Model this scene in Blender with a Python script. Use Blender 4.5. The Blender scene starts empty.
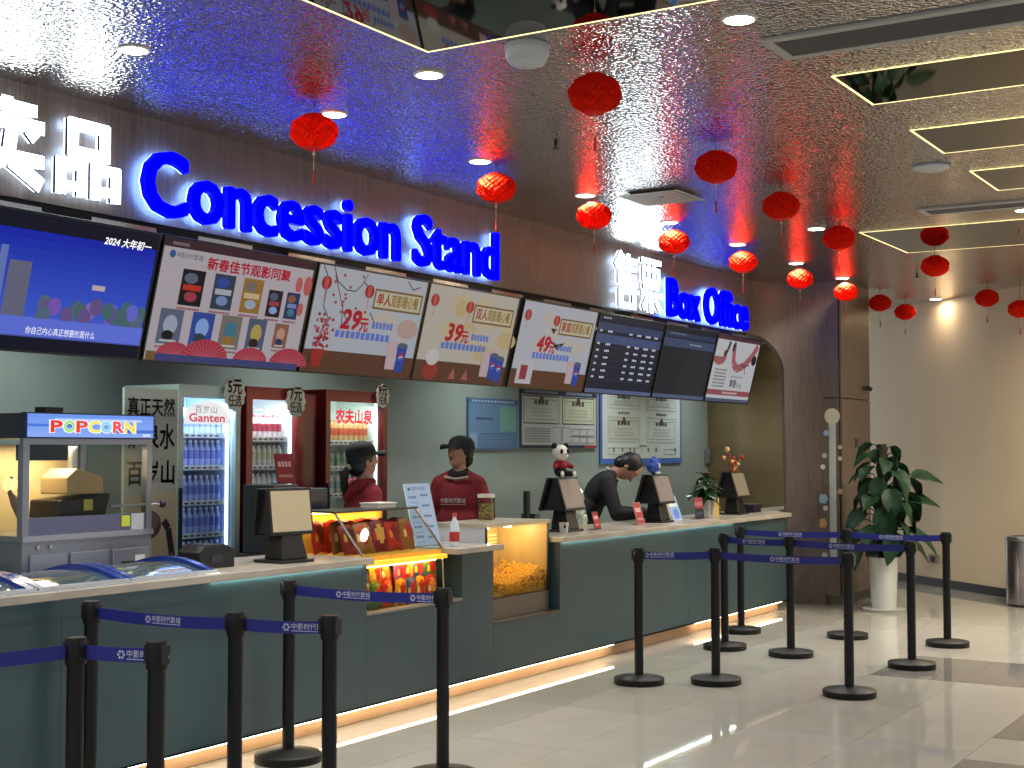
import bpy, bmesh, math, random
from mathutils import Vector, Matrix
random.seed(7)
PI = math.pi
S = bpy.context.scene
COL = S.collection

# ------------------------------------------------------------------ camera, world, exposure
FPX, HCAM = 1400.0, 1.64
YAW, PITCH = math.atan(863 / FPX), math.atan(66 / FPX)
cd = bpy.data.cameras.new('camera'); cam = bpy.data.objects.new('camera', cd); COL.objects.link(cam)
cd.sensor_width = 36; cd.lens = FPX / 1024 * 36; cd.clip_end = 100; cd.clip_start = .05
cam.location = (0, 0, HCAM); cam.rotation_euler = (PI / 2 + PITCH, 0, YAW - PI / 2)
S.camera = cam
W = bpy.data.worlds.new('world'); S.world = W; W.use_nodes = True
W.node_tree.nodes['Background'].inputs[0].default_value = (.62, .66, .72, 1)
W.node_tree.nodes['Background'].inputs[1].default_value = 1.0
S.view_settings.view_transform = 'Standard'; S.view_settings.look = 'None'
S.view_settings.gamma = 1; S.view_settings.use_curve_mapping = False
S.view_settings.exposure = 0.0
LAMP = 15.0          # watts of one ceiling downlight

# a pixel of the photograph gives a direction; the point comes from the plane it lies on
FV = Vector((math.cos(PITCH) * math.cos(YAW), math.cos(PITCH) * math.sin(YAW), math.sin(PITCH)))
RV = Vector((math.sin(YAW), -math.cos(YAW), 0)); UV = RV.cross(FV); C0 = Vector((0, 0, HCAM))
def on(u, v, ax, val):
    d = FV * FPX + RV * (u - 512) + UV * (384 - v)
    return C0 + d * ((val - C0[ax]) / d[ax])

# ------------------------------------------------------------------ materials
def lin(c):
    if isinstance(c, str):
        c = [int(c[i:i + 2], 16) / 255 for i in (0, 2, 4)]
        c = [x / 12.92 if x <= .04045 else ((x + .055) / 1.055) ** 2.4 for x in c]
    return (c[0], c[1], c[2], 1)
MC = {}
def mat(col, rough=.5, metal=0, emit=0, spec=.5, key=None, ecol=None, trans=0, coat=0):
    k = key or (col, rough, metal, emit, spec, ecol, trans, coat)
    if k in MC: return MC[k]
    m = bpy.data.materials.new('material'); m.use_nodes = True
    b = m.node_tree.nodes['Principled BSDF']
    b.inputs['Base Color'].default_value = lin(col); b.inputs['Roughness'].default_value = rough
    b.inputs['Metallic'].default_value = metal; b.inputs['Specular IOR Level'].default_value = spec
    b.inputs['Coat Weight'].default_value = coat
    if emit:
        b.inputs['Emission Color'].default_value = lin(ecol or col); b.inputs['Emission Strength'].default_value = emit
    if trans:
        nt = m.node_tree; o = nt.nodes['Material Output']
        t = nt.nodes.new('ShaderNodeBsdfTranslucent'); t.inputs[0].default_value = lin(col)
        x = nt.nodes.new('ShaderNodeMixShader'); x.inputs[0].default_value = trans
        nt.links.new(b.outputs[0], x.inputs[1]); nt.links.new(t.outputs[0], x.inputs[2]); nt.links.new(x.outputs[0], o.inputs[0])
    MC[k] = m; return m
def nodes(m):
    nt = m.node_tree; return nt, nt.nodes, nt.links, nt.nodes['Principled BSDF']
def noise_mat(key, c1, c2, scale, rough=.5, metal=0, stretch=(1, 1, 1), bump=0, bscale=None, detail=4, spec=.5, lo=.35, hi=.65, bdist=.01, vor=False, rvar=0):
    if key in MC: return MC[key]
    m = mat(c1, rough, metal, spec=spec, key=key); nt, N, L, b = nodes(m)
    tc = N.new('ShaderNodeTexCoord'); mp = N.new('ShaderNodeMapping'); mp.inputs['Scale'].default_value = stretch
    L.new(tc.outputs['Object'], mp.inputs[0])
    n = N.new('ShaderNodeTexNoise'); n.inputs['Scale'].default_value = scale; n.inputs['Detail'].default_value = detail
    L.new(mp.outputs[0], n.inputs['Vector'])
    r = N.new('ShaderNodeValToRGB'); r.color_ramp.elements[0].color = lin(c1); r.color_ramp.elements[1].color = lin(c2)
    r.color_ramp.elements[0].position = lo; r.color_ramp.elements[1].position = hi
    L.new(n.outputs['Fac'], r.inputs[0]); L.new(r.outputs[0], b.inputs['Base Color'])
    if bump:
        bp = N.new('ShaderNodeBump'); bp.inputs['Strength'].default_value = bump; bp.inputs['Distance'].default_value = bdist
        if vor:
            v = N.new('ShaderNodeTexVoronoi'); v.feature = 'SMOOTH_F1'; v.inputs['Scale'].default_value = bscale
            L.new(tc.outputs['Object'], v.inputs['Vector']); L.new(v.outputs['Distance'], bp.inputs['Height'])
        else:
            n2 = N.new('ShaderNodeTexNoise'); n2.inputs['Scale'].default_value = bscale or scale; n2.inputs['Detail'].default_value = 2
            L.new(mp.outputs[0], n2.inputs['Vector']); L.new(n2.outputs['Fac'], bp.inputs['Height'])
        L.new(bp.outputs[0], b.inputs['Normal'])
    return m
def glass_mat(key='glass', tint='eef4f2', refl=.07, rough=.02):
    if key in MC: return MC[key]
    m = bpy.data.materials.new('material'); m.use_nodes = True; nt = m.node_tree; nt.nodes.clear()
    o = nt.nodes.new('ShaderNodeOutputMaterial'); t = nt.nodes.new('ShaderNodeBsdfTransparent'); t.inputs[0].default_value = lin(tint)
    g = nt.nodes.new('ShaderNodeBsdfGlossy'); g.inputs['Roughness'].default_value = rough
    f = nt.nodes.new('ShaderNodeFresnel'); f.inputs[0].default_value = 1.22
    x = nt.nodes.new('ShaderNodeMixShader')
    nt.links.new(f.outputs[0], x.inputs[0]); nt.links.new(t.outputs[0], x.inputs[1]); nt.links.new(g.outputs[0], x.inputs[2]); nt.links.new(x.outputs[0], o.inputs[0])
    MC[key] = m; return m
M_GLASS = glass_mat()
M_BLACK = mat('101013', .45); M_BLKGLOSS = mat('0a0a0d', .18); M_DARK = mat('1c1e24', .5)
M_WHITE = mat('e8e8e4', .45); M_STEEL = noise_mat('steel', 'a8a8a8', 'bcbcbc', 30, .3, 1, (1, 1, 12))
M_WOOD = noise_mat('wood', '544842', '6c5e57', 7, .42, 0, (14, 14, .5), .15, 9, lo=.3, hi=.7)
M_TEAL = noise_mat('teal', '344950', '374d53', 1.5, .32)
M_TOP = noise_mat('worktop', 'a29a8e', 'b4aca0', 3, .22)
M_BACKWALL = noise_mat('backwall', '7e8c88', '84928d', 1.2, .6)
M_BEIGE = noise_mat('beigewall', 'dccaa8', 'e0cfb0', 1.5, .42, 0, (1, 1, .15))
M_CEIL = noise_mat('hammered', 'beb5af', 'c8c0ba', 2, .12, 1, bump=1.0, bscale=56, bdist=.0062, vor=True)
M_TILE = [noise_mat('tile%d' % i, a, b, 1.1, .035, 0, (1, 1, 1), .012, 3, 6, spec=.7) for i, (a, b) in enumerate([('a6a49c', 'b2b0a8'), ('a9a69e', 'b5b2aa'), ('a3a198', 'afada5')])]
M_GRAN = noise_mat('granite', '6f6b67', '8b8782', 90, .06, detail=2, spec=.7)
M_BRONZE = noise_mat('bronze', 'b49878', 'c4a680', .8, .24, 1, (.2, .2, 3), .25, 2)

# ------------------------------------------------------------------ mesh helpers
WM = {}                                            # world matrix of each parent
class MB:
    def __init__(s): s.v = []; s.f = []; s.m = []
    def add(s, vs, fs, M=None, mi=0):
        o = len(s.v)
        for p in vs:
            p = Vector(p); s.v.append(M @ p if M is not None else p)
        for f in fs: s.f.append(tuple(i + o for i in f)); s.m.append(mi)
        return s
    def box(s, x0, x1, y0, y1, z0, z1, M=None, mi=0):
        return s.add([(x0, y0, z0), (x1, y0, z0), (x1, y1, z0), (x0, y1, z0), (x0, y0, z1), (x1, y0, z1), (x1, y1, z1), (x0, y1, z1)],
                     [(3, 2, 1, 0), (4, 5, 6, 7), (0, 1, 5, 4), (1, 2, 6, 5), (2, 3, 7, 6), (3, 0, 4, 7)], M, mi)
    def prism(s, pts, z0, z1, M=None, mi=0):
        n = len(pts)
        a = sum(pts[i][0] * pts[(i + 1) % n][1] - pts[(i + 1) % n][0] * pts[i][1] for i in range(n))
        if a < 0: pts = pts[::-1]
        vs = [(x, y, z0) for x, y in pts] + [(x, y, z1) for x, y in pts]
        fs = [tuple(range(n))[::-1], tuple(range(n, 2 * n))] + [(i, (i + 1) % n, n + (i + 1) % n, n + i) for i in range(n)]
        return s.add(vs, fs, M, mi)
    def lathe(s, prof, n=24, M=None, mi=0, cx=0, cy=0):
        vs = []; fs = []
        for r, z in prof:
            for k in range(n):
                a = 2 * PI * k / n; vs.append((cx + r * math.cos(a), cy + r * math.sin(a), z))
        for i in range(len(prof) - 1):
            for k in range(n): fs.append((i * n + k, i * n + (k + 1) % n, (i + 1) * n + (k + 1) % n, (i + 1) * n + k))
        if prof[0][0] > 1e-5: fs.append(tuple(range(n))[::-1])
        if prof[-1][0] > 1e-5: fs.append(tuple(range((len(prof) - 1) * n, len(prof) * n)))
        return s.add(vs, fs, M, mi)
    def cyl(s, p0, p1, r0, r1=None, n=14, mi=0, M=None):
        p0 = Vector(p0); p1 = Vector(p1); r1 = r0 if r1 is None else r1
        q = (p1 - p0).to_track_quat('Z', 'Y').to_matrix().to_4x4(); T = Matrix.Translation(p0) @ q
        if M is not None: T = M @ T
        return s.lathe([(r0, 0), (r1, (p1 - p0).length)], n, T, mi)
    def tube(s, pts, r, n=8, mi=0, M=None):
        pts = [Vector(p) for p in pts]; vs = []; fs = []; m = len(pts)
        rs = r if isinstance(r, (list, tuple)) else [r] * m
        for i, p in enumerate(pts):
            t = (pts[min(i + 1, m - 1)] - pts[max(i - 1, 0)]).normalized()
            a = t.cross(Vector((.31, .17, .93)).normalized()).normalized(); b = t.cross(a)
            for k in range(n):
                w = 2 * PI * k / n; vs.append(p + (a * math.cos(w) + b * math.sin(w)) * rs[i])
        for i in range(m - 1):
            for k in range(n): fs.append((i * n + k, i * n + (k + 1) % n, (i + 1) * n + (k + 1) % n, (i + 1) * n + k))
        fs.append(tuple(range(n))); fs.append(tuple(range((m - 1) * n, m * n))[::-1])
        return s.add(vs, fs, M, mi)
    def ball(s, c, r, n=16, m=10, mi=0, M=None, R=None):
        r = (r, r, r) if not isinstance(r, (tuple, list)) else r
        vs = [(0, 0, -r[2])]; fs = []
        for j in range(1, m):
            b = -PI / 2 + PI * j / m
            for k in range(n):
                a = 2 * PI * k / n; vs.append((r[0] * math.cos(b) * math.cos(a), r[1] * math.cos(b) * math.sin(a), r[2] * math.sin(b)))
        vs.append((0, 0, r[2])); last = len(vs) - 1
        for k in range(n): fs.append((0, 1 + (k + 1) % n, 1 + k)); fs.append((last, 1 + (m - 2) * n + k, 1 + (m - 2) * n + (k + 1) % n))
        for j in range(m - 2):
            for k in range(n): a = 1 + j * n; fs.append((a + k, a + (k + 1) % n, a + n + (k + 1) % n, a + n + k))
        T = Matrix.Translation(Vector(c))
        if R is not None: T = T @ R.to_4x4()
        if M is not None: T = M @ T
        return s.add(vs, fs, T, mi)
    def mesh(s, name, mats, smooth=None):
        me = bpy.data.meshes.new(name); me.from_pydata([tuple(p) for p in s.v], [], s.f)
        mats = mats if isinstance(mats, (list, tuple)) else [mats]
        for m in mats: me.materials.append(m)
        if len(mats) > 1: me.polygons.foreach_set('material_index', s.m)
        if smooth:
            me.polygons.foreach_set('use_smooth', [True] * len(me.polygons)); me.set_sharp_from_angle(angle=math.radians(smooth))
        me.update(); return me
    def build(s, name, mats, parent=None, smooth=None, bevel=0):
        if parent is not None:
            I = WM.get(parent.name, Matrix.Identity(4)).inverted(); s.v = [I @ p for p in s.v]
        else:                                       # origin at the middle of its base
            xs = [p.x for p in s.v]; ys = [p.y for p in s.v]; zs = [p.z for p in s.v]
            o0 = Vector(((min(xs) + max(xs)) / 2, (min(ys) + max(ys)) / 2, min(zs))); s.v = [p - o0 for p in s.v]
        o = bpy.data.objects.new(name, s.mesh(name, mats, smooth)); COL.objects.link(o)
        if parent is not None: o.parent = parent; WM[o.name] = WM.get(parent.name, Matrix.Identity(4))
        else: o.location = o0; WM[o.name] = Matrix.Translation(o0)
        if bevel:
            b = o.modifiers.new('bevel', 'BEVEL'); b.width = bevel; b.segments = 2; b.limit_method = 'ANGLE'
        return o
def tag(o, label=None, cat=None, group=None, kind=None):
    if label: o['label'] = label
    if cat: o['category'] = cat
    if group: o['group'] = group
    if kind: o['kind'] = kind
    return o
def thing(name, label, cat, loc=(0, 0, 0), rz=0, group=None):
    o = bpy.data.objects.new(name, None); COL.objects.link(o); o.empty_display_size = .05
    o.location = loc; o.rotation_euler = (0, 0, rz)
    WM[o.name] = Matrix.Translation(Vector(loc)) @ Matrix.Rotation(rz, 4, 'Z')
    return tag(o, label, cat, group)
def copy_tree(o, parent=None):
    c = o.copy(); COL.objects.link(c)
    if parent is not None: c.parent = parent
    for ch in o.children: copy_tree(ch, c)
    return c
def place(o, loc, rz=0):
    o.location = loc; o.rotation_euler = (0, 0, rz); WM[o.name] = Matrix.Translation(Vector(loc)) @ Matrix.Rotation(rz, 4, 'Z')
def bx(name, x0, x1, y0, y1, z0, z1, m, parent=None, bevel=0):
    return MB().box(x0, x1, y0, y1, z0, z1).build(name, m, parent, None, bevel)
def lamp(name, typ, loc, power, color, parent=None, size=.1, spread=None, size_y=None, rot=None, radius=.05):
    l = bpy.data.lights.new(name, typ); l.energy = power; l.color = color[:3]
    if typ == 'AREA':
        l.shape = 'RECTANGLE' if size_y else 'DISK'; l.size = size
        if size_y: l.size_y = size_y
        if spread: l.spread = spread
    else: l.shadow_soft_size = radius
    o = bpy.data.objects.new(name, l); COL.objects.link(o)
    Mw = Matrix.Translation(Vector(loc))
    if rot: Mw = Mw @ rot
    if parent is not None: o.parent = parent; o.matrix_local = WM.get(parent.name, Matrix.Identity(4)).inverted() @ Mw
    else: o.matrix_world = Mw
    return o

# flat lettering as meshes (built-in font)
TC = {}
def text_geo(s, bold=0, ext=0, res=2):
    k = (s, bold, ext, res)
    if k not in TC:
        c = bpy.data.curves.new('t', 'FONT'); c.body = s; c.size = 1; c.offset = bold; c.extrude = ext; c.resolution_u = res
        o = bpy.data.objects.new('t', c); me = bpy.data.meshes.new_from_object(o)
        vs = [tuple(v.co) for v in me.vertices]; fs = [tuple(p.vertices) for p in me.polygons]
        bpy.data.objects.remove(o); bpy.data.curves.remove(c); bpy.data.meshes.remove(me)
        TC[k] = (vs, fs)
    return TC[k]
class Canvas:
    """a flat print: coloured shapes stacked in hair-thin layers, local x right, y up"""
    def __init__(s, emit=0, rough=.5): s.mb = MB(); s.mats = []; s.z = .0004; s.e = emit; s.r = rough
    def mi(s, col):
        m = mat(col, s.r, emit=s.e) if s.e == 0 else mat('050505', .3, emit=s.e, ecol=col, spec=.12)
        if m not in s.mats: s.mats.append(m)
        s.z += .00012; return s.mats.index(m)
    def poly(s, pts, col): i = s.mi(col); s.mb.add([(x, y, s.z) for x, y in pts], [tuple(range(len(pts)))], None, i); return s
    def rect(s, x, y, w, h, col): return s.poly([(x, y), (x + w, y), (x + w, y + h), (x, y + h)], col)
    def rects(s, L, col):
        i = s.mi(col)
        for x, y, w, h in L: s.mb.add([(x, y, s.z), (x + w, y, s.z), (x + w, y + h, s.z), (x, y + h, s.z)], [(0, 1, 2, 3)], None, i)
        return s
    def frame(s, x, y, w, h, t, col): return s.rects([(x, y, w, t), (x, y + h - t, w, t), (x, y, t, h), (x + w - t, y, t, h)], col)
    def ell(s, x, y, rx, ry, col, a0=0, a1=2 * PI, n=20):
        return s.poly([(x + rx * math.cos(a0 + (a1 - a0) * k / n), y + ry * math.sin(a0 + (a1 - a0) * k / n)) for k in range(n + (1 if a1 - a0 < 6.2 else 0))], col)
    def line(s, pts, w, col):
        i = s.mi(col)
        for (x0, y0), (x1, y1) in zip(pts, pts[1:]):
            d = math.hypot(x1 - x0, y1 - y0) or 1; nx, ny = -(y1 - y0) / d * w / 2, (x1 - x0) / d * w / 2
            s.mb.add([(x0 - nx, y0 - ny, s.z), (x1 - nx, y1 - ny, s.z), (x1 + nx, y1 + ny, s.z), (x0 + nx, y0 + ny, s.z)], [(0, 1, 2, 3)], None, i)
        return s
    def text(s, t, x, y, h, col, w=None, bold=0, shear=0, res=2):
        """h = height of the em; w = full width to stretch to; bold = stroke thickening in em"""
        vs, fs = text_geo(t, 0, 0, res); i = s.mi(col)
        x0 = min(v[0] for v in vs); x1 = max(v[0] for v in vs); sx = (w / (x1 - x0)) if w else h
        for dx, dy in ([(0, 0)] if not bold else [(-bold, -bold), (bold, -bold), (-bold, bold), (bold, bold), (0, 0)]):
            s.mb.add([(x + (v[0] - x0 + dx + shear * v[1]) * sx, y + (v[1] + dy) * h, s.z) for v in vs], fs, None, i)
        return s
    def bars(s, x, y, w, h, n, col, fill=.75):
        return s.rects([(x + w * k / n, y, w / n * fill, h * random.uniform(.85, 1)) for k in range(n)], col)
    def build(s, name, parent, M):
        s.mb.v = [M @ p for p in s.mb.v]; return s.mb.build(name, s.mats, parent)
def plane_M(o, xd, yd):
    x = Vector(xd).normalized(); z = x.cross(Vector(yd)).normalized(); y = z.cross(x)
    return Matrix(((x.x, y.x, z.x, o[0]), (x.y, y.y, z.y, o[1]), (x.z, y.z, z.z, o[2]), (0, 0, 0, 1)))
def blob(name, parts, m, parent, voxel=.012, smooth=4, lift=None):
    """one continuous surface grown over tapered limbs and ellipsoids"""
    mb = MB()
    for p in parts:
        if p[0] == 'e': mb.ball(p[1], p[2], 16, 10, R=p[3] if len(p) > 3 else None)
        else:
            a, ra, b, rb = Vector(p[1]), p[2], Vector(p[3]), p[4]
            mb.cyl(a, b, ra, rb, 12); mb.ball(a, ra, 12, 8); mb.ball(b, rb, 12, 8)
    o = bpy.data.objects.new('tmp', mb.mesh('tmp', m)); COL.objects.link(o)
    r = o.modifiers.new('r', 'REMESH'); r.mode = 'VOXEL'; r.voxel_size = voxel
    q = o.modifiers.new('s', 'SMOOTH'); q.iterations = smooth; q.factor = .5
    dg = bpy.context.evaluated_depsgraph_get(); me = bpy.data.meshes.new_from_object(o.evaluated_get(dg), depsgraph=dg)
    bpy.data.objects.remove(o)
    I = WM[parent.name].inverted(); me.transform(I); me.name = name
    me.materials.clear(); me.materials.append(m)
    me.polygons.foreach_set('use_smooth', [True] * len(me.polygons)); me.update()
    ob = bpy.data.objects.new(name, me); COL.objects.link(ob); ob.parent = parent; WM[ob.name] = WM[parent.name]
    return ob

# ================================================================== the setting
HC = 3.44; YP = 5.187; YH = 5.618; ZT = .995; YB = 7.2
floor = tag(bx('floor', -4, 21, -5.5, 7.4, -.06, -.003, M_TILE[0]), kind='structure')
tile_cache = {}
def tile(x0, x1, y0, y1, mi):
    k = (round(x1 - x0, 3), round(y1 - y0, 3), id(mi)); g = .0015
    if k not in tile_cache:
        w, h = x1 - x0, y1 - y0; tile_cache[k] = MB().box(g, w - g, g, h - g, -.003, 0).mesh('tile', mi)
    o = bpy.data.objects.new('tile', tile_cache[k]); COL.objects.link(o); o.parent = floor
    o.location = Vector((x0, y0, 0)) - Vector(floor.location)
PY = .645
for r in range(-6, 6):
    y1 = 3.84 + PY * (2 - r); y0 = y1 - PY
    if y0 < -2.3 or y1 > 5.2: continue
    low = y1 < 1.95
    if not low:
        x = 10.15 - 1.13 * 8
        while x < 19:
            gran = abs(x - 10.15) < .1 and y1 < 3.3
            tile(x, x + 1.13, y0, y1, M_GRAN if gran else M_TILE[random.randrange(3)]); x += 1.13
    else:
        x = 7.67 - 1.13 - .63 - 1.13 - .63 - 1.13; k = 0
        while x < 17:
            w = 1.13 if k % 2 == 0 else .63
            tile(x, x + w, y0, y1, M_GRAN if (k % 2 == 0 and y1 > 1.2) else M_TILE[random.randrange(3)]); x += w; k += 1
# ceiling: dark slab with hammered metal sheets hung under it
ceiling = tag(bx('ceiling', -4, 21, -5.5, 7.4, HC + .006, HC + .1, M_DARK), kind='structure')
sheet_me = {}
ys = [-5.5, -3.5, -2.08, -.66, .76, 2.18, 3.6, 5.02, 7.4]
for j in range(len(ys) - 1):
    for i in range(9):
        x0 = -4 + 2.78 * i; w, h = 2.78, ys[j + 1] - ys[j]; k = round(h, 3)
        if k not in sheet_me: sheet_me[k] = MB().box(.001, w - .001, .001, h - .001, 0, .006).mesh('ceiling_sheet', M_CEIL)
        o = bpy.data.objects.new('ceiling_sheet', sheet_me[k]); COL.objects.link(o); o.parent = ceiling
        o.location = Vector((x0, ys[j], HC)) - Vector(ceiling.location)
wall_back = tag(bx('wall_back', 1.5, 16.5, YB, YB + .15, 0, 2.95, M_BACKWALL), kind='structure')
tag(bx('ceiling_kitchen', 1.5, 16.5, YH + .1, YB, 2.95, 3.05, mat('8a8d8c', .7)), kind='structure')
wall_end = tag(bx('wall_end', 16.4, 16.5, 5.35, YB, 0, 2.95, M_BRONZE), kind='structure')
# wood clad header with the curved end that sweeps down into the pillar, one arched opening
hd = MB().box(1.5, 13.9, YH, YH + .08, 2.87, HC)
RC = .6; CX, CY = 13.9, YH - RC; T1 = math.radians(50)
NS = 40; vs = []; fs = []
for k in range(NS + 1):
    t = PI / 2 * k / NS; sd = RC * (T1 - t); rr = .42
    zb = 0 if sd <= 1e-4 else (2.87 - rr + math.sqrt(max(0, rr * rr - (rr - sd) ** 2)) if sd < rr else 2.87)
    for q in (RC, RC + .08):
        x, y = CX + q * math.sin(t), CY + q * math.cos(t); vs += [(x, y, zb), (x, y, HC)]
for k in range(NS):
    a = 4 * k; b = a + 4
    fs += [(a, b, b + 1, a + 1), (b + 2, a + 2, a + 3, b + 3), (a + 2, b + 2, b, a), (a + 1, b + 1, b + 3, a + 3)]
fs += [(4 * NS, 4 * NS + 2, 4 * NS + 3, 4 * NS + 1)]
hd.add(vs, fs)
header = tag(hd.build('wall_header', M_WOOD, None, 40), kind='structure')
bx('trim_rail', 1.5, 13.85, YH + .012, YH + .06, 2.73, 2.87, mat('14161b', .12, .6), header)
for k in range(16):
    bx('rail_reflection', 1.9 + k * .77, 2.35 + k * .77, YH + .004, YH + .012, 2.775 + .02 * (k % 2), 2.845, mat('c9cbd0', .12, 1), header)  # pale metal plates stand in for streaks reflected in the dark rail
# pillar beside the counter
pillar = tag(MB().prism([(14.52, 4.85), (15.5, 4.85), (15.5, 5.3), (14.63, 5.3), (14.6, 5.05)], 0, HC).build('wall_pillar', mat('1a1615', .5)), kind='structure')
for z0, z1 in ((.1, 2.19), (2.2, HC)):
    bx('panel', 14.5, 14.52, 4.86, 5.03, z0, z1, M_WOOD, pillar); bx('panel', 14.522, 15.5, 4.83, 4.85, z0, z1, M_WOOD, pillar)
bx('skirting', 14.512, 15.5, 4.838, 4.85, 0, .1, mat('26221f', .3), pillar); bx('skirting', 14.51, 14.52, 4.845, 5.03, 0, .1, mat('26221f', .3), pillar)
# slanted beige wall beyond the pillar
A = on(896, 580, 2, 0); B = on(1002, 597, 2, 0); dv = (B - A).normalized(); nv = Vector((dv.y, -dv.x, 0))
if nv.x > 0: nv = -nv
def wall_pts(d0, d1, s0, s1): return [(A + dv * s0 - nv * d0)[:2], (A + dv * s1 - nv * d0)[:2], (A + dv * s1 - nv * d1)[:2], (A + dv * s0 - nv * d1)[:2]]
tag(MB().prism(wall_pts(0, .15, -2.2, 7.5), 0, HC).build('wall_right', M_BEIGE), kind='structure')
tag(MB().prism(wall_pts(-.012, 0, -2.2, 7.5), 0, .1).build('baseboard_right', mat('221f1e', .35)), kind='structure')

# ================================================================== ceiling things
def downlight(x, y, label, z=HC, power=LAMP, col=(1, .95, .88), r=.062, e=9, group='round white ceiling downlights', sp=125):
    t = thing('downlight', label, 'ceiling light', (x, y, z), 0, group)
    MB().lathe([(r + .014, z), (r + .014, z - .006), (r, z - .008), (r, z - .003)], 28, None, 0, x, y).build('trim_ring', mat('cfcfca', .4), t, 40)
    MB().lathe([(r, z - .0075), (0.0001, z - .0075)], 28, None, 0, x, y).build('lens', mat('fff4e4', .5, emit=e, ecol='fff4e4'), t)
    lamp('glow', 'AREA', (x, y, z - .012), power, col, t, r * 1.8, math.radians(sp))
    return t
row = [5.82, 7.26, 8.63, 10.01, 11.40, 12.86, 14.23]
names = ['nearest the left Chinese sign', 'above the word Stand', 'beside the square air vent', 'near the white box office sign', 'above the Office letters', 'near the curved wall', 'right in front of the pillar']
for x, n in zip(row, names): downlight(x, 4.71, 'round downlight in the ceiling row along the counter, ' + n)
downlight(5.44, 3.82, 'round downlight by the corner of the large dark mirror panel')
downlight(5.41, 2.22, 'round downlight near the top edge left of the long vent')
downlight(10.93, 3.83, 'round downlight left of the farthest mirror panel')
downlight(16.8, 4.42, 'round downlight close to the beige wall behind the lanterns', power=2.5, col=(1, .87, .66), sp=165)
downlight(10.89, 2.2, 'round downlight at the right picture edge by the slim vent')
for x, y in ((13.9, 2.6), (13.3, 1.6), (12.6, .6), (12.9, 2.45)): downlight(x, y, 'added unseen warm lamp washing the beige wall', power=42, col=(1, .88, .68), sp=165, group='added wall washing lamps')  # out of view, added to brighten the beige wall
for x, y in ((4.4, 4.71), (3.0, 4.71), (2.0, 3.82), (2.0, 2.2), (8.87, .6), (5.4, .6), (2.2, .6), (11.2, .2), (2, -1.5), (6, -1.5), (10, -1.5), (13.2, 2.2)):
    downlight(x, y, 'round downlight of the ceiling grid outside the view', group='ceiling grid lights')
for x in (3.2, 5.6, 8.2, 10.8, 13.4, 15.6):
    downlight(x, 6.45, 'added unseen downlight in the ceiling behind the counter', z=2.95, power=15, col=(.93, 1, .98), group='added lights behind the counter')  # hidden behind the screens, added so the back wall is lit
M_LED = mat('fff3b0', .5, emit=1.5, ecol='fff0a8'); M_MIRR = mat('191714', .03, 1, key='mirrorpanel')
MC['mirrorpanel'].node_tree.nodes['Principled BSDF'].inputs['Base Color'].default_value = (.11, .1, .087, 1)
def mirror(x0, x1, y0, y1, label, w=.014):
    t = thing('mirror_panel', label, 'ceiling panel', ((x0 + x1) / 2, (y0 + y1) / 2, HC - .012), 0, 'dark mirror panels with lit borders')
    bx('mirror', x0, x1, y0, y1, HC - .0012, HC - .0002, M_MIRR, t)
    for a in ((x0 - w, x1 + w, y0 - w, y0), (x0 - w, x1 + w, y1, y1 + w), (x0 - w, x0, y0, y1), (x1, x1 + w, y0, y1)):
        bx('led_strip', *a, HC - .0016, HC - .0002, M_LED, t)
mirror(2.2, 5.12, .8, 3.6, 'large dark mirror ceiling panel with a glowing yellow border, cut by the top edge')
mirror(6.5, 7.13, .3, 2.18, 'dark mirror ceiling panel with lit border just below the long vent')
mirror(7.84, 8.54, .3, 2.18, 'middle one of three narrow lit ceiling panels at the right edge')
mirror(9.2, 9.97, .3, 2.18, 'smallest lit ceiling panel showing at the right edge above the flat disc')
mirror(11.34, 12.72, .9, 3.59, 'wide lit ceiling panel mirroring a red lantern')
def vent(x0, x1, y0, y1, n, label):
    t = thing('air_vent', label, 'vent', ((x0 + x1) / 2, (y0 + y1) / 2, HC - .014), 0)
    fw = .05; m = mat('a5a19e', .5)
    bx('duct', x0 + fw, x1 - fw, y0 + fw, y1 - fw, HC - .004, HC - .001, mat('0f0f10', .8), t)
    for a in ((x0, x1, y0, y0 + fw), (x0, x1, y1 - fw, y1), (x0, x0 + fw, y0 + fw, y1 - fw), (x1 - fw, x1, y0 + fw, y1 - fw)): bx('frame', *a, HC - .014, HC - .001, m, t)
    for k in range(n):
        x = x0 + fw + (x1 - x0 - 2 * fw) * (k + .5) / n
        MB().box(-.004, .004, y0 + fw, y1 - fw, -.006, .006, Matrix.Translation((x, 0, HC - .009)) @ Matrix.Rotation(.7, 4, 'Y')).build('slat', mat('5c5755', .5), t)
vent(5.72, 6.07, -.4, 2.26, 9, 'long grey slatted air vent across the top right of the ceiling')
vent(10.42, 10.71, .8, 2.88, 10, 'slim grey slatted air vent above the farthest mirror panel')
# square diffuser hanging by the box office sign
t = thing('air_diffuser', 'square grey air diffuser hanging under the ceiling by the lanterns', 'vent', (8.95, 4.27, HC - .035))
for k in range(4):
    r0, r1 = .235 - .055 * k, .235 - .055 * k - .045; z = HC - .016 + .002 * k
    MB().add([(8.95 + sx * r, 4.27 + sy * r, zz) for r, zz in ((r0, z), (r1, z + .003)) for sx, sy in ((-1, -1), (1, -1), (1, 1), (-1, 1))] +
             [(8.95 + sx * r, 4.27 + sy * r, zz) for r, zz in ((r0, z + .003), (r1, z + .006)) for sx, sy in ((-1, -1), (1, -1), (1, 1), (-1, 1))],
             [f for i in range(4) for f in ((i, (i + 1) % 4, 4 + (i + 1) % 4, 4 + i), (8 + i, 12 + i, 12 + (i + 1) % 4, 8 + (i + 1) % 4), (i, 8 + i, 8 + (i + 1) % 4, (i + 1) % 4))]).build('louvre', mat('a09e9a', .5), t)
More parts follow.
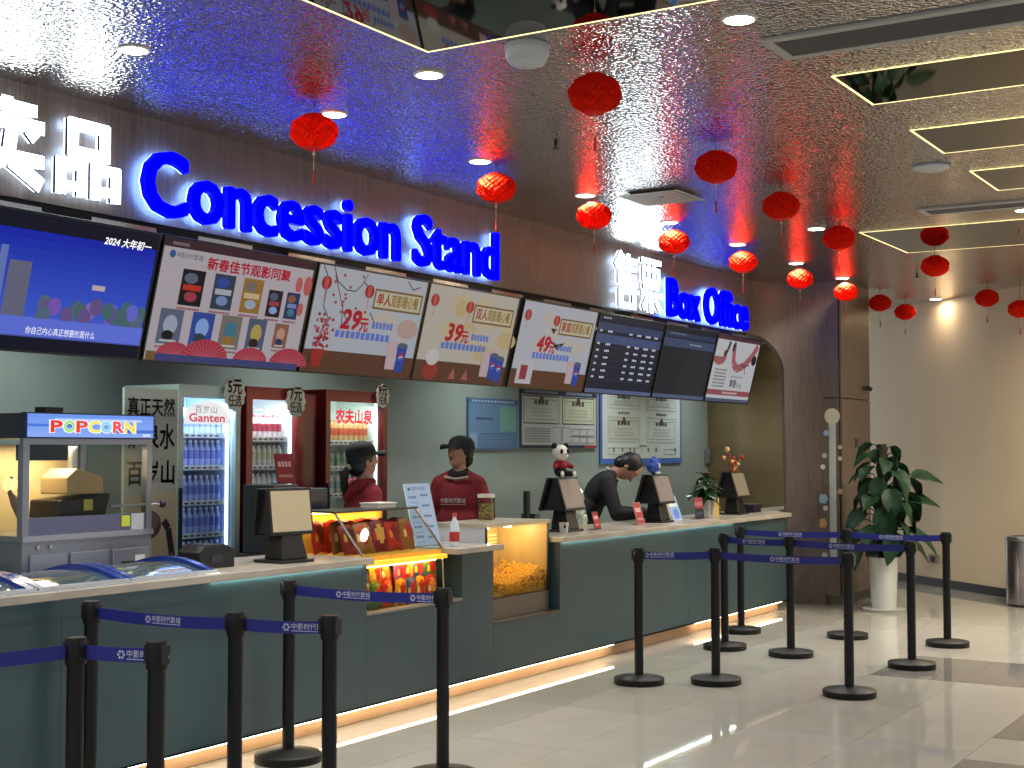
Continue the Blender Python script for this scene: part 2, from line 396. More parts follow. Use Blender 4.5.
bx('housing', 8.78, 9.12, 4.10, 4.44, HC - .006, HC - .001, mat('5a5957', .6), t)
# dome device and flat disc
t = thing('dome_camera', 'grey white dome device on the ceiling below the big mirror panel', 'camera', (5.27, 3.17, HC - .14))
MB().lathe([(.0001, HC - .098), (.055, HC - .096), (.078, HC - .085), (.094, HC - .06), (.1, HC - .035), (.098, HC - .024), (.0001, HC - .024)], 32, None, 0, 5.27, 3.17).build('housing', mat('b9bec0', .3), t, 50)
MB().lathe([(.1, HC - .024), (.104, HC - .016), (.1, HC - .001), (.0001, HC - .001)], 32, None, 0, 5.27, 3.17).build('mount', mat('a7abae', .4), t, 50)
t = thing('ceiling_disc', 'flat grey white disc on the ceiling between the small mirror panels', 'detector', (8.9, 2.36, HC - .025))
MB().lathe([(.0001, HC - .028), (.09, HC - .026), (.112, HC - .016), (.115, HC - .001), (.0001, HC - .001)], 32, None, 0, 8.9, 2.36).build('cover', mat('b8bcc0', .35), t, 50)
MB().lathe([(.123, HC - .006), (.123, HC - .001), (.0001, HC - .001)], 32, None, 0, 8.9, 2.36).build('mount', mat('8e9296', .4), t, 50)
for u, v, lb in ((556, 148, 'small sprinkler head on the ceiling below the largest lantern'), (917, 277, 'small sprinkler head hanging beside the far lanterns')):
    p = on(u, v, 2, HC - .03); t = thing('sprinkler', lb, 'sprinkler', (p.x, p.y, HC - .034))
    MB().cyl((p.x, p.y, HC - .03), (p.x, p.y, HC), .006, .012).build('stem', M_DARK, t); MB().lathe([(.024, HC - .034), (.024, HC - .03), (.006, HC - .029)], 12, None, 0, p.x, p.y).build('deflector', M_DARK, t)

# honeycomb paper lanterns
def lantern_proto():
    t = thing('paper_lantern', '', '', (0, 0, 0))
    vs = []; fs = []; n, m = 72, 14
    for j in range(m + 1):
        b = -PI / 2 * .86 + PI * .86 * j / m
        for k in range(n):
            a = 2 * PI * k / n
            rip = 1 + .075 * math.cos(a * 18 + (j % 2) * PI) + .04 * math.sin(a * 5 + j * 1.3)
            r = .12 * math.cos(b) ** .8 * rip; vs.append((r * math.cos(a), r * math.sin(a), .088 * math.sin(b)))
    for j in range(m):
        for k in range(n): fs.append((j * n + k, j * n + (k + 1) % n, (j + 1) * n + (k + 1) % n, (j + 1) * n + k))
    b = MB().add(vs, fs)
    b.build('paper_body', mat('e8301a', .8, trans=.5, spec=.0, key='lanternpaper'), t)
    MB().lathe([(.05, .074), (.053, .086), (.048, .092), (.0001, .092)], 20).build('top_ruffle', mat('d8261a', .8, spec=.1), t, 40)
    MB().lathe([(.0001, -.094), (.046, -.092), (.052, -.084), (.046, -.074)], 20).build('bottom_ruffle', mat('d8261a', .8, spec=.1), t, 40)
    MB().cyl((0, 0, .09), (0, 0, .14), .0025, n=6).build('string', mat('5c1512', .6), t)
    tas = MB().cyl((0, 0, -.2), (0, 0, -.09), .002, n=6).ball((0, 0, -.115), .009, 8, 6).build('tassel', mat('c9ad94', .5), t, 40)
    MB().cyl((0, 0, -.27), (0, 0, -.2), .008, .004, n=8).build('fringe', mat('b0281e', .7), tas)
    return t
LP = [(314, 132, 'red paper lantern nearest, hanging above the word Concession'), (496, 188, 'red paper lantern above the d of the word Stand'), (595, 94, 'largest dark red paper lantern near the top middle of the ceiling'),
      (716, 167, 'red paper lantern beside the square air vent, second in the outer row'), (594, 216, 'red paper lantern just left of the square air vent'), (781, 206, 'dark red paper lantern third in the outer row'),
      (674, 242, 'bright red paper lantern under the square air vent, right of the white sign'), (743, 262, 'bright red paper lantern above the Office letters'), (839, 238, 'red paper lantern hanging at the upper left of the farthest mirror panel'),
      (800, 279, 'bright orange red paper lantern in front of the curved wood wall'), (846, 292, 'bright orange red paper lantern in front of the pillar edge'), (935, 266, 'red paper lantern hanging right under the farthest mirror panel'),
      (880, 303, 'dark red paper lantern just right of the pillar top'), (905, 312, 'smallest dark red paper lantern, second right of the pillar'), (987, 298, 'dark red paper lantern on the right in front of the beige wall'), (1020, 309, 'dark red paper lantern cut by the right picture edge')]
lp = lantern_proto()
for i, (u, v, lb) in enumerate(LP):
    p = on(u, v, 2, HC - .14)
    if i == 15: p = on(u, v, 2, HC - .3)
    o = lp if i == 0 else copy_tree(lp)
    place(o, p, random.uniform(0, 6)); tag(o, lb, 'lantern', 'red paper lanterns')
    if i == 15: bx('string', p.x - .002, p.x + .002, p.y - .002, p.y + .002, p.z + .13, HC, mat('5c1512', .6), o)

# ================================================================== sign letters
M_BLUE = mat('00000a', .5, emit=2.2, ecol=(.0, .0, 1.0), spec=.1, key='signblue'); M_HALO = mat('cfe4ff', .4, emit=4.5, ecol=(.36, .56, 1), key='halo')
M_SIGNW = mat('ffffff', .4, emit=11, ecol=(.80, .94, 1), key='signwhite'); M_SIDE = mat('1b2233', .5); M_HALOW = mat('e4f0ff', .4, emit=4, ecol=(.7, .85, 1), key='halow')
MX = plane_M((0, YH, 0), (1, 0, 0), (0, 0, 1))     # local x -> X, y -> Z, z -> -Y
def sign_word(word, x0, x1, zbase, cap, label, bold=.026):
    t = thing('wall_sign', label, 'sign', ((x0 + x1) / 2, YH, zbase))
    # advance of every letter measured from the running text
    adv = []
    for i in range(len(word)):
        vs, _ = text_geo(word[:i + 1], .0, 0, 3); adv.append(max(v[0] for v in vs))
    vs, _ = text_geo(word, 0, 0, 3); tot = max(v[0] for v in vs); left = min(v[0] for v in vs); sx = (x1 - x0) / (tot - left)
    hcap = max(v[1] for v in text_geo(word[0], 0, 0, 3)[0]); sz = cap / hcap
    for i, ch in enumerate(word):
        if ch == ' ': continue
        vs, fs = text_geo(ch, 0, 0, 3); off = adv[i] - max(v[0] for v in vs)
        def layer(bd, d0, d1):
            mb = MB(); ks = [(math.cos(a) * bd, math.sin(a) * bd) for a in [2 * PI * q / 8 for q in range(8)]]
            g = text_geo(ch, 0, .5, 3)
            for dx, dy in ks: mb.add([(x0 + (v[0] - left + off + dx) * sx, zbase + (v[1] + dy) * sz, d0 + (v[2] + .5) * (d1 - d0)) for v in g[0]], g[1], MX)
            return mb
        L = layer(bold, .045, .085).build('letter', M_BLUE, t)
        layer(bold - .006, .034, .044).build('backlight', M_HALO, L)
    return t
sign_word('Concession Stand', 5.27, 8.79, 2.915, .335, 'blue glowing raised letters reading Concession Stand on the wood header')
sign_word('Box Office', 11.76, 13.68, 2.895, .33, 'blue glowing raised letters reading Box Office on the wood header', .034)
def strokes_sign(chars, label):
    allx = [c[1] for c in chars]; t = thing('wall_sign', label, 'sign', (sum(allx) / len(allx), YH, 2.87))
    for strokes, x0, w, z0, h in chars:
        def layer(gr, d0, d1):
            mb = MB(); dd = 0
            for (ax, ay, bx_, by, th) in strokes:
                p = Vector((x0 + ax * w, z0 + ay * h)); q = Vector((x0 + bx_ * w, z0 + by * h)); d = (q - p).normalized(); n = Vector((-d.y, d.x)) * (th * 1.14 * min(w, h) / 2 + gr); e = d * gr
                mb.prism([(p - n - e)[:], (q - n + e)[:], (q + n + e)[:], (p + n - e)[:]], d0, d1 + dd, MX); dd += .0003
            return mb
        L = layer(0, .045, .062).build('character', M_SIDE, t); layer(.0, .0655, .0675).build('face', M_SIGNW, L); layer(-.002, .032, .044).build('backlight', M_HALOW, L)
PIN = [(.18, .93, .82, .93, .13), (.18, .57, .82, .57, .13), (.245, .99, .245, .51, .15), (.755, .99, .755, .51, .15),
       (.0, .40, .46, .40, .12), (.02, .12, .44, .12, .1), (.065, .46, .065, 0, .14), (.395, .46, .395, 0, .14),
       (.54, .40, 1, .40, .12), (.56, .12, .98, .12, .1), (.605, .46, .605, 0, .14), (.935, .46, .935, 0, .14)]
MAI = [(.5, 1, .5, .7, .13), (.12, .9, .88, .9, .12), (.02, .72, .98, .72, .13), (.92, .74, .78, .58, .13), (.2, .6, .32, .52, .1), (.14, .46, .28, .38, .1),
       (.02, .33, .98, .33, .13), (.56, .62, .52, .33, .14), (.53, .36, .1, .04, .15), (.56, .28, .95, .06, .15)]
SHOU = [(.3, .98, .04, .72, .12), (.2, .86, .2, .42, .11), (.22, .86, .95, .86, .1), (.22, .72, .9, .72, .08), (.22, .58, .9, .58, .08), (.2, .45, .97, .45, .09), (.57, .98, .57, .45, .1),
        (.2, .32, .85, .32, .1), (.2, .05, .85, .05, .1), (.24, .36, .24, 0, .12), (.81, .36, .81, 0, .12)]
PIAO = [(.04, .95, .96, .95, .09), (.12, .8, .88, .8, .08), (.12, .58, .88, .58, .08), (.16, .84, .16, .56, .1), (.84, .84, .84, .56, .1), (.38, .95, .38, .58, .09), (.62, .95, .62, .58, .09),
        (.14, .47, .86, .47, .08), (.02, .34, .98, .34, .09), (.5, .34, .5, 0, .12), (.3, .26, .1, .06, .11), (.7, .26, .92, .06, .11)]
strokes_sign([(MAI, 4.16, .46, 2.91, .43), (PIN, 4.69, .41, 2.92, .395)], 'white glowing Chinese characters for the snack counter at the left edge')
strokes_sign([(SHOU, 10.70, .45, 2.88, .49), (PIAO, 11.20, .43, 2.88, .49)], 'white glowing Chinese characters left of Box Office')

# ================================================================== screens under the header
YT_, YB_, Z0, Z1 = 5.40, 5.565, 2.113, 2.775
SH = math.hypot(Z1 - Z0, YB_ - YT_); up = Vector((0, YT_ - YB_, Z1 - Z0)).normalized()
def tv(x0, x1, label, paint, emit, bez=.011):
    w = x1 - x0; t = thing('menu_screen', label, 'screen', (x0 + w / 2, YB_, Z0))
    M = plane_M((x0, YB_, Z0), (1, 0, 0), up)
    MB().box(.004, w - .004, 0, SH, -.05, -.006, M).build('casing', M_DARK, t)
    fr = MB()
    for a in ((.004, w - .004, 0, bez), (.004, w - .004, SH - bez, SH), (.004, .004 + bez, bez, SH - bez), (w - .004 - bez, w - .004, bez, SH - bez)): fr.box(*a, -.006, .006, M)
    fr.build('bezel', M_BLKGLOSS, t)
    MB().box(.015, w - .015, bez, SH - bez, -.006, 0, M).build('glass', M_BLKGLOSS, t)
    for fx in (.25, .75):
        MB().box(w * fx - .03, w * fx + .03, SH * .5, SH * .62, -.1, -.05, M).build('bracket', M_DARK, t)
        p = M @ Vector((w * fx, SH * .56, -.1)); MB().cyl(p, (p.x, YH + .06, 2.88), .012).build('hanger', M_DARK, t)
    c = Canvas(emit); paint(c, w - .03, SH - 2 * bez); c.build('picture', t, M @ Matrix.Translation((.015, bez, 0)))
    return t
def grad(c, x, y, w, h, c0, c1, n=10):
    a, b = lin(c0), lin(c1)
    for k in range(n):
        f = (k + .5) / n; c.rect(x, y + h * k / n, w, h / n, tuple(a[i] + (b[i] - a[i]) * f for i in range(3)))
def p_film(c, w, h):
    c.rect(0, 0, w, h, '0c1230'); grad(c, 0, .10 * h, w, .78 * h, '3a58c0', '0c1c96', 12)
    c.rect(0, .11 * h, w, .14 * h, '5060b8')
    for k in range(5): c.rect(.02 * w + k * .045 * w, .25 * h, .036 * w, .5 * h, ('5a6aa6', '46558f')[k % 2])
    c.rect(.25 * w, .25 * h, .11 * w, .4 * h, '5a5a70')
    for k in range(26):
        x = random.uniform(.42, .98) * w; c.ell(x, random.uniform(.27, .38) * h, .035 * w, .07 * h, random.choice(['6a4aa0', '4a5a70', '7a5aa8', '3d5a62', '58487a', '5a5ab8']), n=10)
    c.rect(.68 * w, .5 * h, .07 * w, .04 * h, 'a89a9a')
    c.rect(0, .09 * h, w, .155 * h, '5565c4'); c.rect(0, .09 * h, w, .02 * h, '3c4890'); c.rect(0, 0, w, .1 * h, '0a0d1e'); c.rect(0, .88 * h, w, .12 * h, '0a0d1e')
    c.text('2024 大年初一', .70 * w, .865 * h, .075 * h, 'ffffff', w=.26 * w, bold=.02, shear=.2)
    c.text('你自己内心真正想要的是什么', .38 * w, .13 * h, .06 * h, 'f4f4ff', w=.36 * w)
def p_posters(c, w, h):
    c.rect(0, 0, w, h, 'd2c8d0'); c.rect(0, .93 * h, w, .07 * h, '4a2c38'); c.rect(.05 * w, .95 * h, .1 * w, .025 * h, '8a7a80')
    c.ell(.06 * w, .875 * h, .018 * w, .032 * h, '3a6aa8'); c.text('中影时代影城', .085 * w, .855 * h, .05 * h, '4a4a66', w=.16 * w)
    c.text('新春佳节观影同聚', .28 * w, .80 * h, .11 * h, 'cc1c34', w=.56 * w, bold=.025)
    P1 = ['1c1c22', '3a4a5e', 'b0823c', '3a2026', '34406e']; P2 = ['6a7690', '3a56b4', '8a8078', '5a6a88', 'a06a54']; X1 = [.14, .34, .53, .71, .84]; W1 = [.14, .135, .135, .1, .095]
    acc = ['d83a26', 'c9ccd4', 'e8cfa0', 'b8485a', '8aa0d8', 'b8c4d8', '9ac0ff', '4a8aa0', 'd0b468', 'd8a890']
    for k in range(5):
        yy = .47 * h if k < 3 else .46 * h; hh = .3 * h if k < 3 else .24 * h
        c.rect(X1[k] * w, yy, W1[k] * w, hh, P1[k]); c.rect((X1[k] + .015) * w, yy + hh * .42, (W1[k] - .03) * w, hh * .16, acc[k]); c.ell((X1[k] + W1[k] * .5) * w, yy + hh * .25, W1[k] * .28 * w, hh * .14, acc[(k + 3) % 10]); c.ell((X1[k] + W1[k] * .4) * w, yy + hh * .76, W1[k] * .3 * w, hh * .15, P2[k])
        c.bars(X1[k] * w, yy - .035 * h, W1[k] * w, .018 * h, 9, 'b04a5a')
    X2 = [.05, .245, .43, .61, .795]; W2 = [.14, .14, .135, .125, .1]
    for k in range(5):
        yy = .14 * h; hh = .29 * h if k < 4 else .22 * h
        if k == 4: yy = .19 * h
        c.rect(X2[k] * w, yy, W2[k] * w, hh, P2[k]); c.ell((X2[k] + W2[k] * .5) * w, yy + hh * .55, W2[k] * .3 * w, hh * .28, acc[5 + k]); c.ell((X2[k] + W2[k] * .45) * w, yy + hh * .25, W2[k] * .25 * w, hh * .14, P1[k]); c.rect((X2[k] + .02) * w, yy + hh * .06, (W2[k] - .04) * w, hh * .06, 'd8d8d8')
        c.bars(X2[k] * w, yy - .035 * h, W2[k] * w, .018 * h, 10, 'b04a5a')
    for x, r in ((.17, .11), (.36, .15), (.66, .12), (.93, .14)):
        c.ell(x * w, .035 * h, r * w, r * w * .62, 'c23850', 0, PI)
        for k in range(1, 16):
            a = PI * k / 16; c.line([(x * w, .035 * h), (x * w + r * w * math.cos(a), .035 * h + r * w * .6 * math.sin(a))], .002, 'e8a0a8')
    for x, y, rx, ry in ((.9, .78, .025, .07), (.965, .78, .03, .09), (.94, .56, .022, .06)): c.ell(x * w, y * h, rx * w, ry * h, 'd86a6a')
    c.rect(0, 0, w, .06 * h, '4a5088'); c.rect(0, 0, .055 * w, .075 * h, '8a6a3a')
def meal(price, two, cups, kind):
    def p(c, w, h):
        c.rect(0, 0, w, h, 'c9cdd8' if kind != 1 else 'd2cabc')
        for k in range(14): c.ell(random.uniform(.3, .95) * w, random.uniform(.25, .9) * h, random.uniform(.05, .12) * w, random.uniform(.05, .1) * h, random.choice(['d0cdd2', 'd6ccc0', 'c6d0d8']) if kind != 1 else random.choice(['d8c090', 'dccba4', 'd4c8b4']), n=14)
        c.rect(0, 0, w, .21 * h, '6a4636')
        for k in range(18): c.line([(k * .07 * w - .2 * w, 0), (min(w, k * .07 * w + .1 * w), .21 * h)] if 0 <= k * .07 - .2 and k * .07 + .1 <= 1 else [(max(0, k * .055 * w), .02 * h), (max(0, k * .055 * w), .19 * h)], .003, '4e3226')
        if kind == 0:
            for br in ([(.03, 1), (.08, .9), (.12, .82)], [(.12, 1), (.17, .87), (.26, .8), (.34, .8), (.39, .88), (.42, .98)], [(.15, .9), (.22, .72), (.26, .6), (.33, .48)], [(.09, .85), (.09, .62), (.16, .5)], [(.4, .9), (.46, .84)], [(.8, .98), (.86, .9), (.93, .94)], [(.26, .6), (.27, .46)], [(.5, .62), (.57, .5)]):
                c.line([(x * w, y * h) for x, y in br], .007, '3a2a30')
            for k in range(16): c.ell(random.uniform(.1, .5) * w, random.uniform(.55, .95) * h, .011 * w, .016 * h, 'b04858', n=8)
            for k in range(60): c.ell((.11 + random.gauss(0, .035)) * w, random.uniform(.24, .55) * h, .012 * w, .017 * h, random.choice(['a02838', 'c03a4a', 'b86a78']), n=7)
            c.poly([(.07 * w, .05 * h), (.14 * w, .05 * h), (.16 * w, .22 * h), (.05 * w, .22 * h)], 'b03030')
            c.ell(.62 * w + .25 * w, .5 * h, .1 * w, .1 * h, 'cdb0a6')
        if kind == 1:
            c.ell(.16 * w, .1 * h, .08 * w, .09 * h, 'a83a3a'); c.ell(.16 * w, .25 * h, .07 * w, .09 * h, 'e0dcd8')
            for x in (.36, .5): c.poly([(x * w, .03 * h), ((x + .08) * w, .03 * h), ((x + .05) * w, .15 * h)], 'b86a6a')
        if kind == 2:
            c.rect(.07 * w, .04 * h, .2 * w, .28 * h, 'd4d2da'); c.rect(.11 * w, .09 * h, .09 * w, .17 * h, 'a83a54')
            for x, y, s_ in ((.5, .5, .12), (.42, .69, .06)):
                c.poly([(x * w, y * h), ((x - s_) * w, (y + s_ * .9) * h), ((x - s_ * .4) * w, (y + s_ * .35) * h), (x * w, (y + .04) * h), ((x + s_ * .5) * w, (y + s_ * .45) * h), ((x + s_) * w, (y + s_ * .6) * h), ((x + s_ * .3) * w, (y - .03) * h)], '20242c')
        for x, y in ((.07, .84), (.45, .82)):
            c.ell(x * w, y * h, .042 * w, .065 * h, 'b02c34'); c.rect(x * w - .003, (y - .17) * h, .006, .11 * h, 'c87a5a'); c.ell(x * w, y * h, .018 * w, .06 * h, 'd8605a')
        c.rect(.5 * w, .66 * h, .46 * w, .2 * h, '8a6a4a'); c.rect(.513 * w, .68 * h, .434 * w, .16 * h, 'd8d2b4')
        c.text(two, .53 * w, .715 * h, .13 * h, 'b8303c', w=.13 * w, bold=.02); c.text('观影暖心餐', .665 * w, .715 * h, .13 * h, 'a8843a', w=.26 * w, bold=.02)
        c.text(price, .25 * w, .44 * h, .26 * h, 'c8283c', w=.16 * w, bold=.03, shear=.15); c.text('元', .42 * w, .44 * h, .15 * h, 'c8283c', bold=.03, w=.075 * w)
        c.bars(.53 * w, .47 * h, .2 * w, .07 * h, 6, '6a8ae0'); c.bars(.22 * w, .35 * h, .5 * w, .075 * h, 11, '6a86e0')
        x = .74 - .02 * cups
        c.poly([(x * w, .08 * h), ((x + .09) * w, .08 * h), ((x + .1) * w, .36 * h), ((x - .01) * w, .36 * h)], 'd2b4be')
        for k in range(5): c.rect((x + .012 + .018 * k) * w, .085 * h, .007 * w, .27 * h, 'e2d4d8')
        for q in range(cups):
            xx = x + .1 + .075 * q; yy = .06 - .03 * q
            c.poly([(xx * w, yy * h), ((xx + .07) * w, yy * h), ((xx + .085) * w, (yy + .27) * h), ((xx - .015) * w, (yy + .27) * h)], '2a50b8'); c.ell((xx + .035) * w, (yy + .27) * h, .05 * w, .03 * h, '5a6a8a')
            cx, cy = (xx + .035) * w, (yy + .16) * h; c.ell(cx, cy, .024, .026, 'f0f0f4'); c.ell(cx, cy, .024, .026, 'c8303c', .2, PI + .2); c.ell(cx, cy - .003, .02, .021, '2a50b8', PI + .4, 2 * PI - .1)
    return p
def p_times(c, w, h):
    c.rect(0, 0, w, h, '141a2c'); c.rect(0, .93 * h, w, .07 * h, '1e2234'); c.rect(0, .8 * h, w, .1 * h, '2e3a58'); c.rect(0, .64 * h, w, .11 * h, '38466a'); c.bars(.06 * w, .95 * h, .12 * w, .02 * h, 3, '9aa2b8')
    for r in range(7):
        y = (.78 - .085 * r) * h if r == 0 else (.7 - .085 * r) * h
        for x, ww in ((.04, .04), (.16, .07), (.48, .05), (.6, .07), (.74, .08), (.88, .06)): c.bars(x * w, y, ww * w, .028 * h, 3, 'b4bccc')
        c.rect(0, y - .025 * h, w, .003 * h, '3a4258')
    c.rect(0, 0, w, .05 * h, '4a5878')
def p_dark(c, w, h):
    c.rect(0, 0, w, h, '1a1d28'); c.rect(0, .86 * h, w, .07 * h, '2a3450'); c.rect(0, .72 * h, w, .12 * h, '36425e'); c.bars(.1 * w, .9 * h, .3 * w, .015 * h, 10, '6a7288'); c.bars(.5 * w, .77 * h, .25 * w, .02 * h, 5, '8a94aa')
    c.poly([(.35 * w, .0), (.95 * w, 0), (.98 * w, .7 * h), (.52 * w, .7 * h)], '23252c'); c.rect(0, 0, w, .05 * h, '4a5470')
def p_ad(c, w, h):
    c.rect(0, 0, w, h, 'd8dade'); c.rect(0, .94 * h, w, .06 * h, '5a3a40')
    c.ell(.13 * w, .68 * h, .15 * w, .13 * h, 'b06a70'); c.rect(0, .68 * h, .2 * w, .25 * h, 'd8dade'); c.line([(.3 * w, .92 * h), (.28 * w, .8 * h), (.22 * w, .7 * h)], .05, '3a4440')
    c.line([(.96 * w, .92 * h), (.86 * w, .74 * h), (.72 * w, .58 * h), (.56 * w, .52 * h), (.46 * w, .6 * h), (.4 * w, .9 * h)], .085, 'b86a72')
    c.line([(.42 * w, .92 * h), (.39 * w, .78 * h)], .05, '2e3a36'); c.ell(.93 * w, .68 * h, .06 * w, .08 * h, '2a2a2e')
    c.line([(.66 * w, .6 * h), (.74 * w, .55 * h), (.78 * w, .44 * h)], .012, '3a3438'); c.line([(.7 * w, .56 * h), (.84 * w, .6 * h)], .01, '3a3438')
    for k in range(6): c.bars(.08 * w, (.22 + .05 * k) * h, .28 * w, .026 * h, 6, '7a7a80')
    c.bars(.46 * w, .38 * h, .3 * w, .035 * h, 7, 'a8a8b0'); c.text('享受', .47 * w, .24 * h, .13 * h, '2a2a30', w=.15 * w, bold=.02); c.text('开业', .63 * w, .23 * h, .09 * h, '2a2a30', w=.12 * w)
    c.rect(0, .1 * h, w, .08 * h, 'a85a64'); c.bars(.35 * w, .125 * h, .35 * w, .03 * h, 8, 'e8d0d4'); c.rect(0, 0, w, .05 * h, '5a6480')
TVX = [4.03, 5.265, 6.535, 7.715, 8.945, 10.145, 11.36, 12.58]
tv(4.03, 5.255, 'screen at the left edge showing a blue film scene with subtitles', p_film, 1.05)
tv(5.27, 6.525, 'screen showing rows of film posters under a red Chinese headline', p_posters, .5)
tv(6.54, 7.705, 'menu screen with red flower vase, branches and price 29', meal('29', '单人', 1, 0), .5)
tv(7.71, 8.885, 'menu screen with golden pattern and price 39', meal('39', '双人', 2, 1), .5)
tv(8.94, 10.125, 'menu screen with black birds and price 49', meal('49', '家庭', 1, 2), .52)
tv(10.14, 11.39, 'dark screen listing show times in rows', p_times, 1.0)
tv(11.41, 12.57, 'nearly blank dark screen with a blue band at the top', p_dark, .95)
tv(12.58, 13.70, 'rightmost screen showing a white and pink advertisement', p_ad, .55)

# ================================================================== counter
ct = thing('service_counter', 'long dark teal front counter with warm light along its foot', 'counter', (9, 5.4, 0))
pan = lambda x0, x1, z0, z1: bx('front_panel', x0, x1, YP, YP + .03, z0, z1, M_TEAL, ct)
XL = 1.8; XE = 13.78
for a, b in ((XL, 4.45), (4.452, 6.75)): pan(a, b, .1, .955)
pan(6.752, 7.78, .1, .655); pan(7.782, 8.17, .1, .955); pan(8.172, 9.09, .1, .45)
for a, b in ((9.092, 11.4), (11.402, XE)): pan(a, b, .1, .955)
bx('end_panel', XE - .03, XE, YP + .03, 5.36, .1, .955, M_TEAL, ct)
for x, z0 in ((6.72, .655), (7.78, .655), (8.14, .45), (9.09, .45)): bx('side_panel', x, x + .03, YP + .03, 5.8, z0, .955, M_TEAL, ct)
bx('notch_sill', 6.752, 7.78, YP - .004, 5.8, .645, .66, mat('8a8478', .4), ct); bx('notch_sill', 8.172, 9.09, YP - .004, 5.8, .44, .455, mat('4a443e', .4), ct)
bx('toe_kick', XL, XE - .02, 5.275, 5.30, .0, .1, noise_mat('toekick', 'c49a74', 'd2aa86', 2, .35), ct)
bx('underside', XL, XE, YP, 5.3, .1, .112, M_TEAL, ct)
for a, b in ((6.752, 6.752), ): pass
M_WARM = mat('fff0c0', .5, emit=11, ecol=(1, .84, .56), key='warmled'); M_COOL = mat('e0ffee', .5, emit=32, ecol=(.8, 1, .84), key='coolled')
for a, b in ((XL, 10.02), (11.6, XE - .04)): bx('foot_light', a, b, YP + .034, YP + .05, .085, .098, M_WARM, ct)
for a, b in ((5.42, 6.72), (9.12, 12.4)): bx('edge_light', a, b, YP - .012, YP - .002, .9535, .9548, M_COOL, ct)
def top(pts, label):
    o = MB().prism(pts, .955, ZT).build('countertop', M_TOP, None, None, .004); return tag(o, label, 'countertop')
top([(XL, 5.13), (3.12, 5.13), (3.12, 5.85), (XL, 5.85)], 'short pale worktop left of the chest freezer')
top([(3.121, 5.13), (6.752, 5.13), (6.752, 5.85), (5.52, 5.85), (5.52, 5.165), (3.121, 5.165)], 'pale stone worktop of the left counter part carrying the nearest till')
top([(7.64, 5.13), (8.22, 5.13), (8.22, 5.24), (8.155, 5.24), (8.155, 5.85), (7.64, 5.85)], 'short pale worktop between snack case and popcorn warmer')
top([(9.06, 5.13), (13.80, 5.13), (14.2, 5.48), (16.38, 5.48), (16.38, 5.85), (9.06, 5.85)], 'long pale stone worktop under the three far tills')

# chest freezer with curved lids, let into the left worktop
fz = thing('chest_freezer', 'ice cream freezer with curved glass lids in blue frames on the left counter', 'freezer', (4.3, 5.5, 0))
FX0, FX1, FY0, FY1 = 3.13, 5.51, 5.222, 5.85
bx('body', FX0 + .02, FX1 - .02, FY0 + .01, FY1 - .01, .115, .955, mat('c9ccd0', .4), fz)
def arc(x, dz=0, r=.0):
    return [(x, FY0 + (FY1 - FY0) * k / 16, 1.0 + dz + .06 * math.sin(PI * k / 16)) for k in range(17)]
M_FBLUE = mat('18368a', .25, coat=.5)
for i, (a, b) in enumerate(((FX0 + .02, 4.325), (4.335, 4.885), (4.895, FX1 - .02))):
    pa, pb = arc(a + .02, -.01), arc(b - .02, -.01)
    L = MB().add(pa + pb, [(k, k + 1, 18 + k, 17 + k) for k in range(16)]).build('lid_glass', mat('4c5c62', .06, .0, spec=1, key='lidglass', coat=1), fz, 60)
    for x in (a, b - .045):
        q0, q1 = arc(x, .012), arc(x + .045, .012); q2, q3 = arc(x, -.02), arc(x + .045, -.02)
        MB().add(q0 + q1 + q2 + q3, [f for k in range(16) for f in ((k, k + 1, 18 + k, 17 + k), (34 + k, 51 + k, 52 + k, 35 + k), (k, 34 + k, 35 + k, k + 1), (17 + k, 18 + k, 52 + k, 51 + k))]).build('lid_frame', M_FBLUE, L, 40)
    bx('lid_rail', a, b, FY0 - .015, FY0 + .02, .996, 1.012, mat('cdd2d6', .25, .6), L); bx('lid_rail', a, b, FY1 - .04, FY1, .996, 1.016, M_FBLUE, L)
bx('rim', FX0, FX1, FY0 - .02, FY1, .956, .996, mat('b8bcbf', .3), fz)

# lit snack case in the notch
cs = thing('snack_case', 'lit glass snack case with slanted front full of packets on the counter', 'display case', (7.2, 5.5, .66))
M_CASEW = mat('c99a3a', .5); M_CHR = mat('b8b4a8', .2, .9)
bx('back', 6.79, 7.61, 5.72, 5.74, .665, 1.25, M_CASEW, cs); bx('shelf', 6.785, 7.615, 5.24, 5.72, .955, .99, mat('d8a83a', .4), cs)
bx('shelf_edge', 6.785, 7.62, 5.195, 5.24, .935, .962, mat('ffc640', .4, emit=.9, ecol='ffb020'), cs); bx('lid', 6.76, 7.63, 5.44, 5.76, 1.25, 1.262, mat('2a2824', .3), cs)
MB().add([(6.77, 5.235, .996), (7.62, 5.235, .996), (7.62, 5.45, 1.25), (6.77, 5.45, 1.25)], [(0, 1, 2, 3)]).build('front_glass', M_GLASS, cs)
MB().add([(6.79, 5.222, .665), (7.62, 5.222, .665), (7.62, 5.222, .955), (6.79, 5.222, .955)], [(0, 1, 2, 3)]).build('lower_glass', M_GLASS, cs)
for x in (6.77, 7.62):
    MB().add([(x, 5.24, .996), (x, 5.72, .996), (x, 5.72, 1.25), (x, 5.45, 1.25)], [(0, 1, 2, 3)]).build('end_glass', M_GLASS, cs)
    MB().tube([(x, 5.235, .996), (x, 5.45, 1.25)], .008).build('corner_strip', M_CHR, cs)
MB().tube([(7.62, 5.222, .665), (7.62, 5.235, .996)], .006).build('corner_strip', M_CHR, cs)
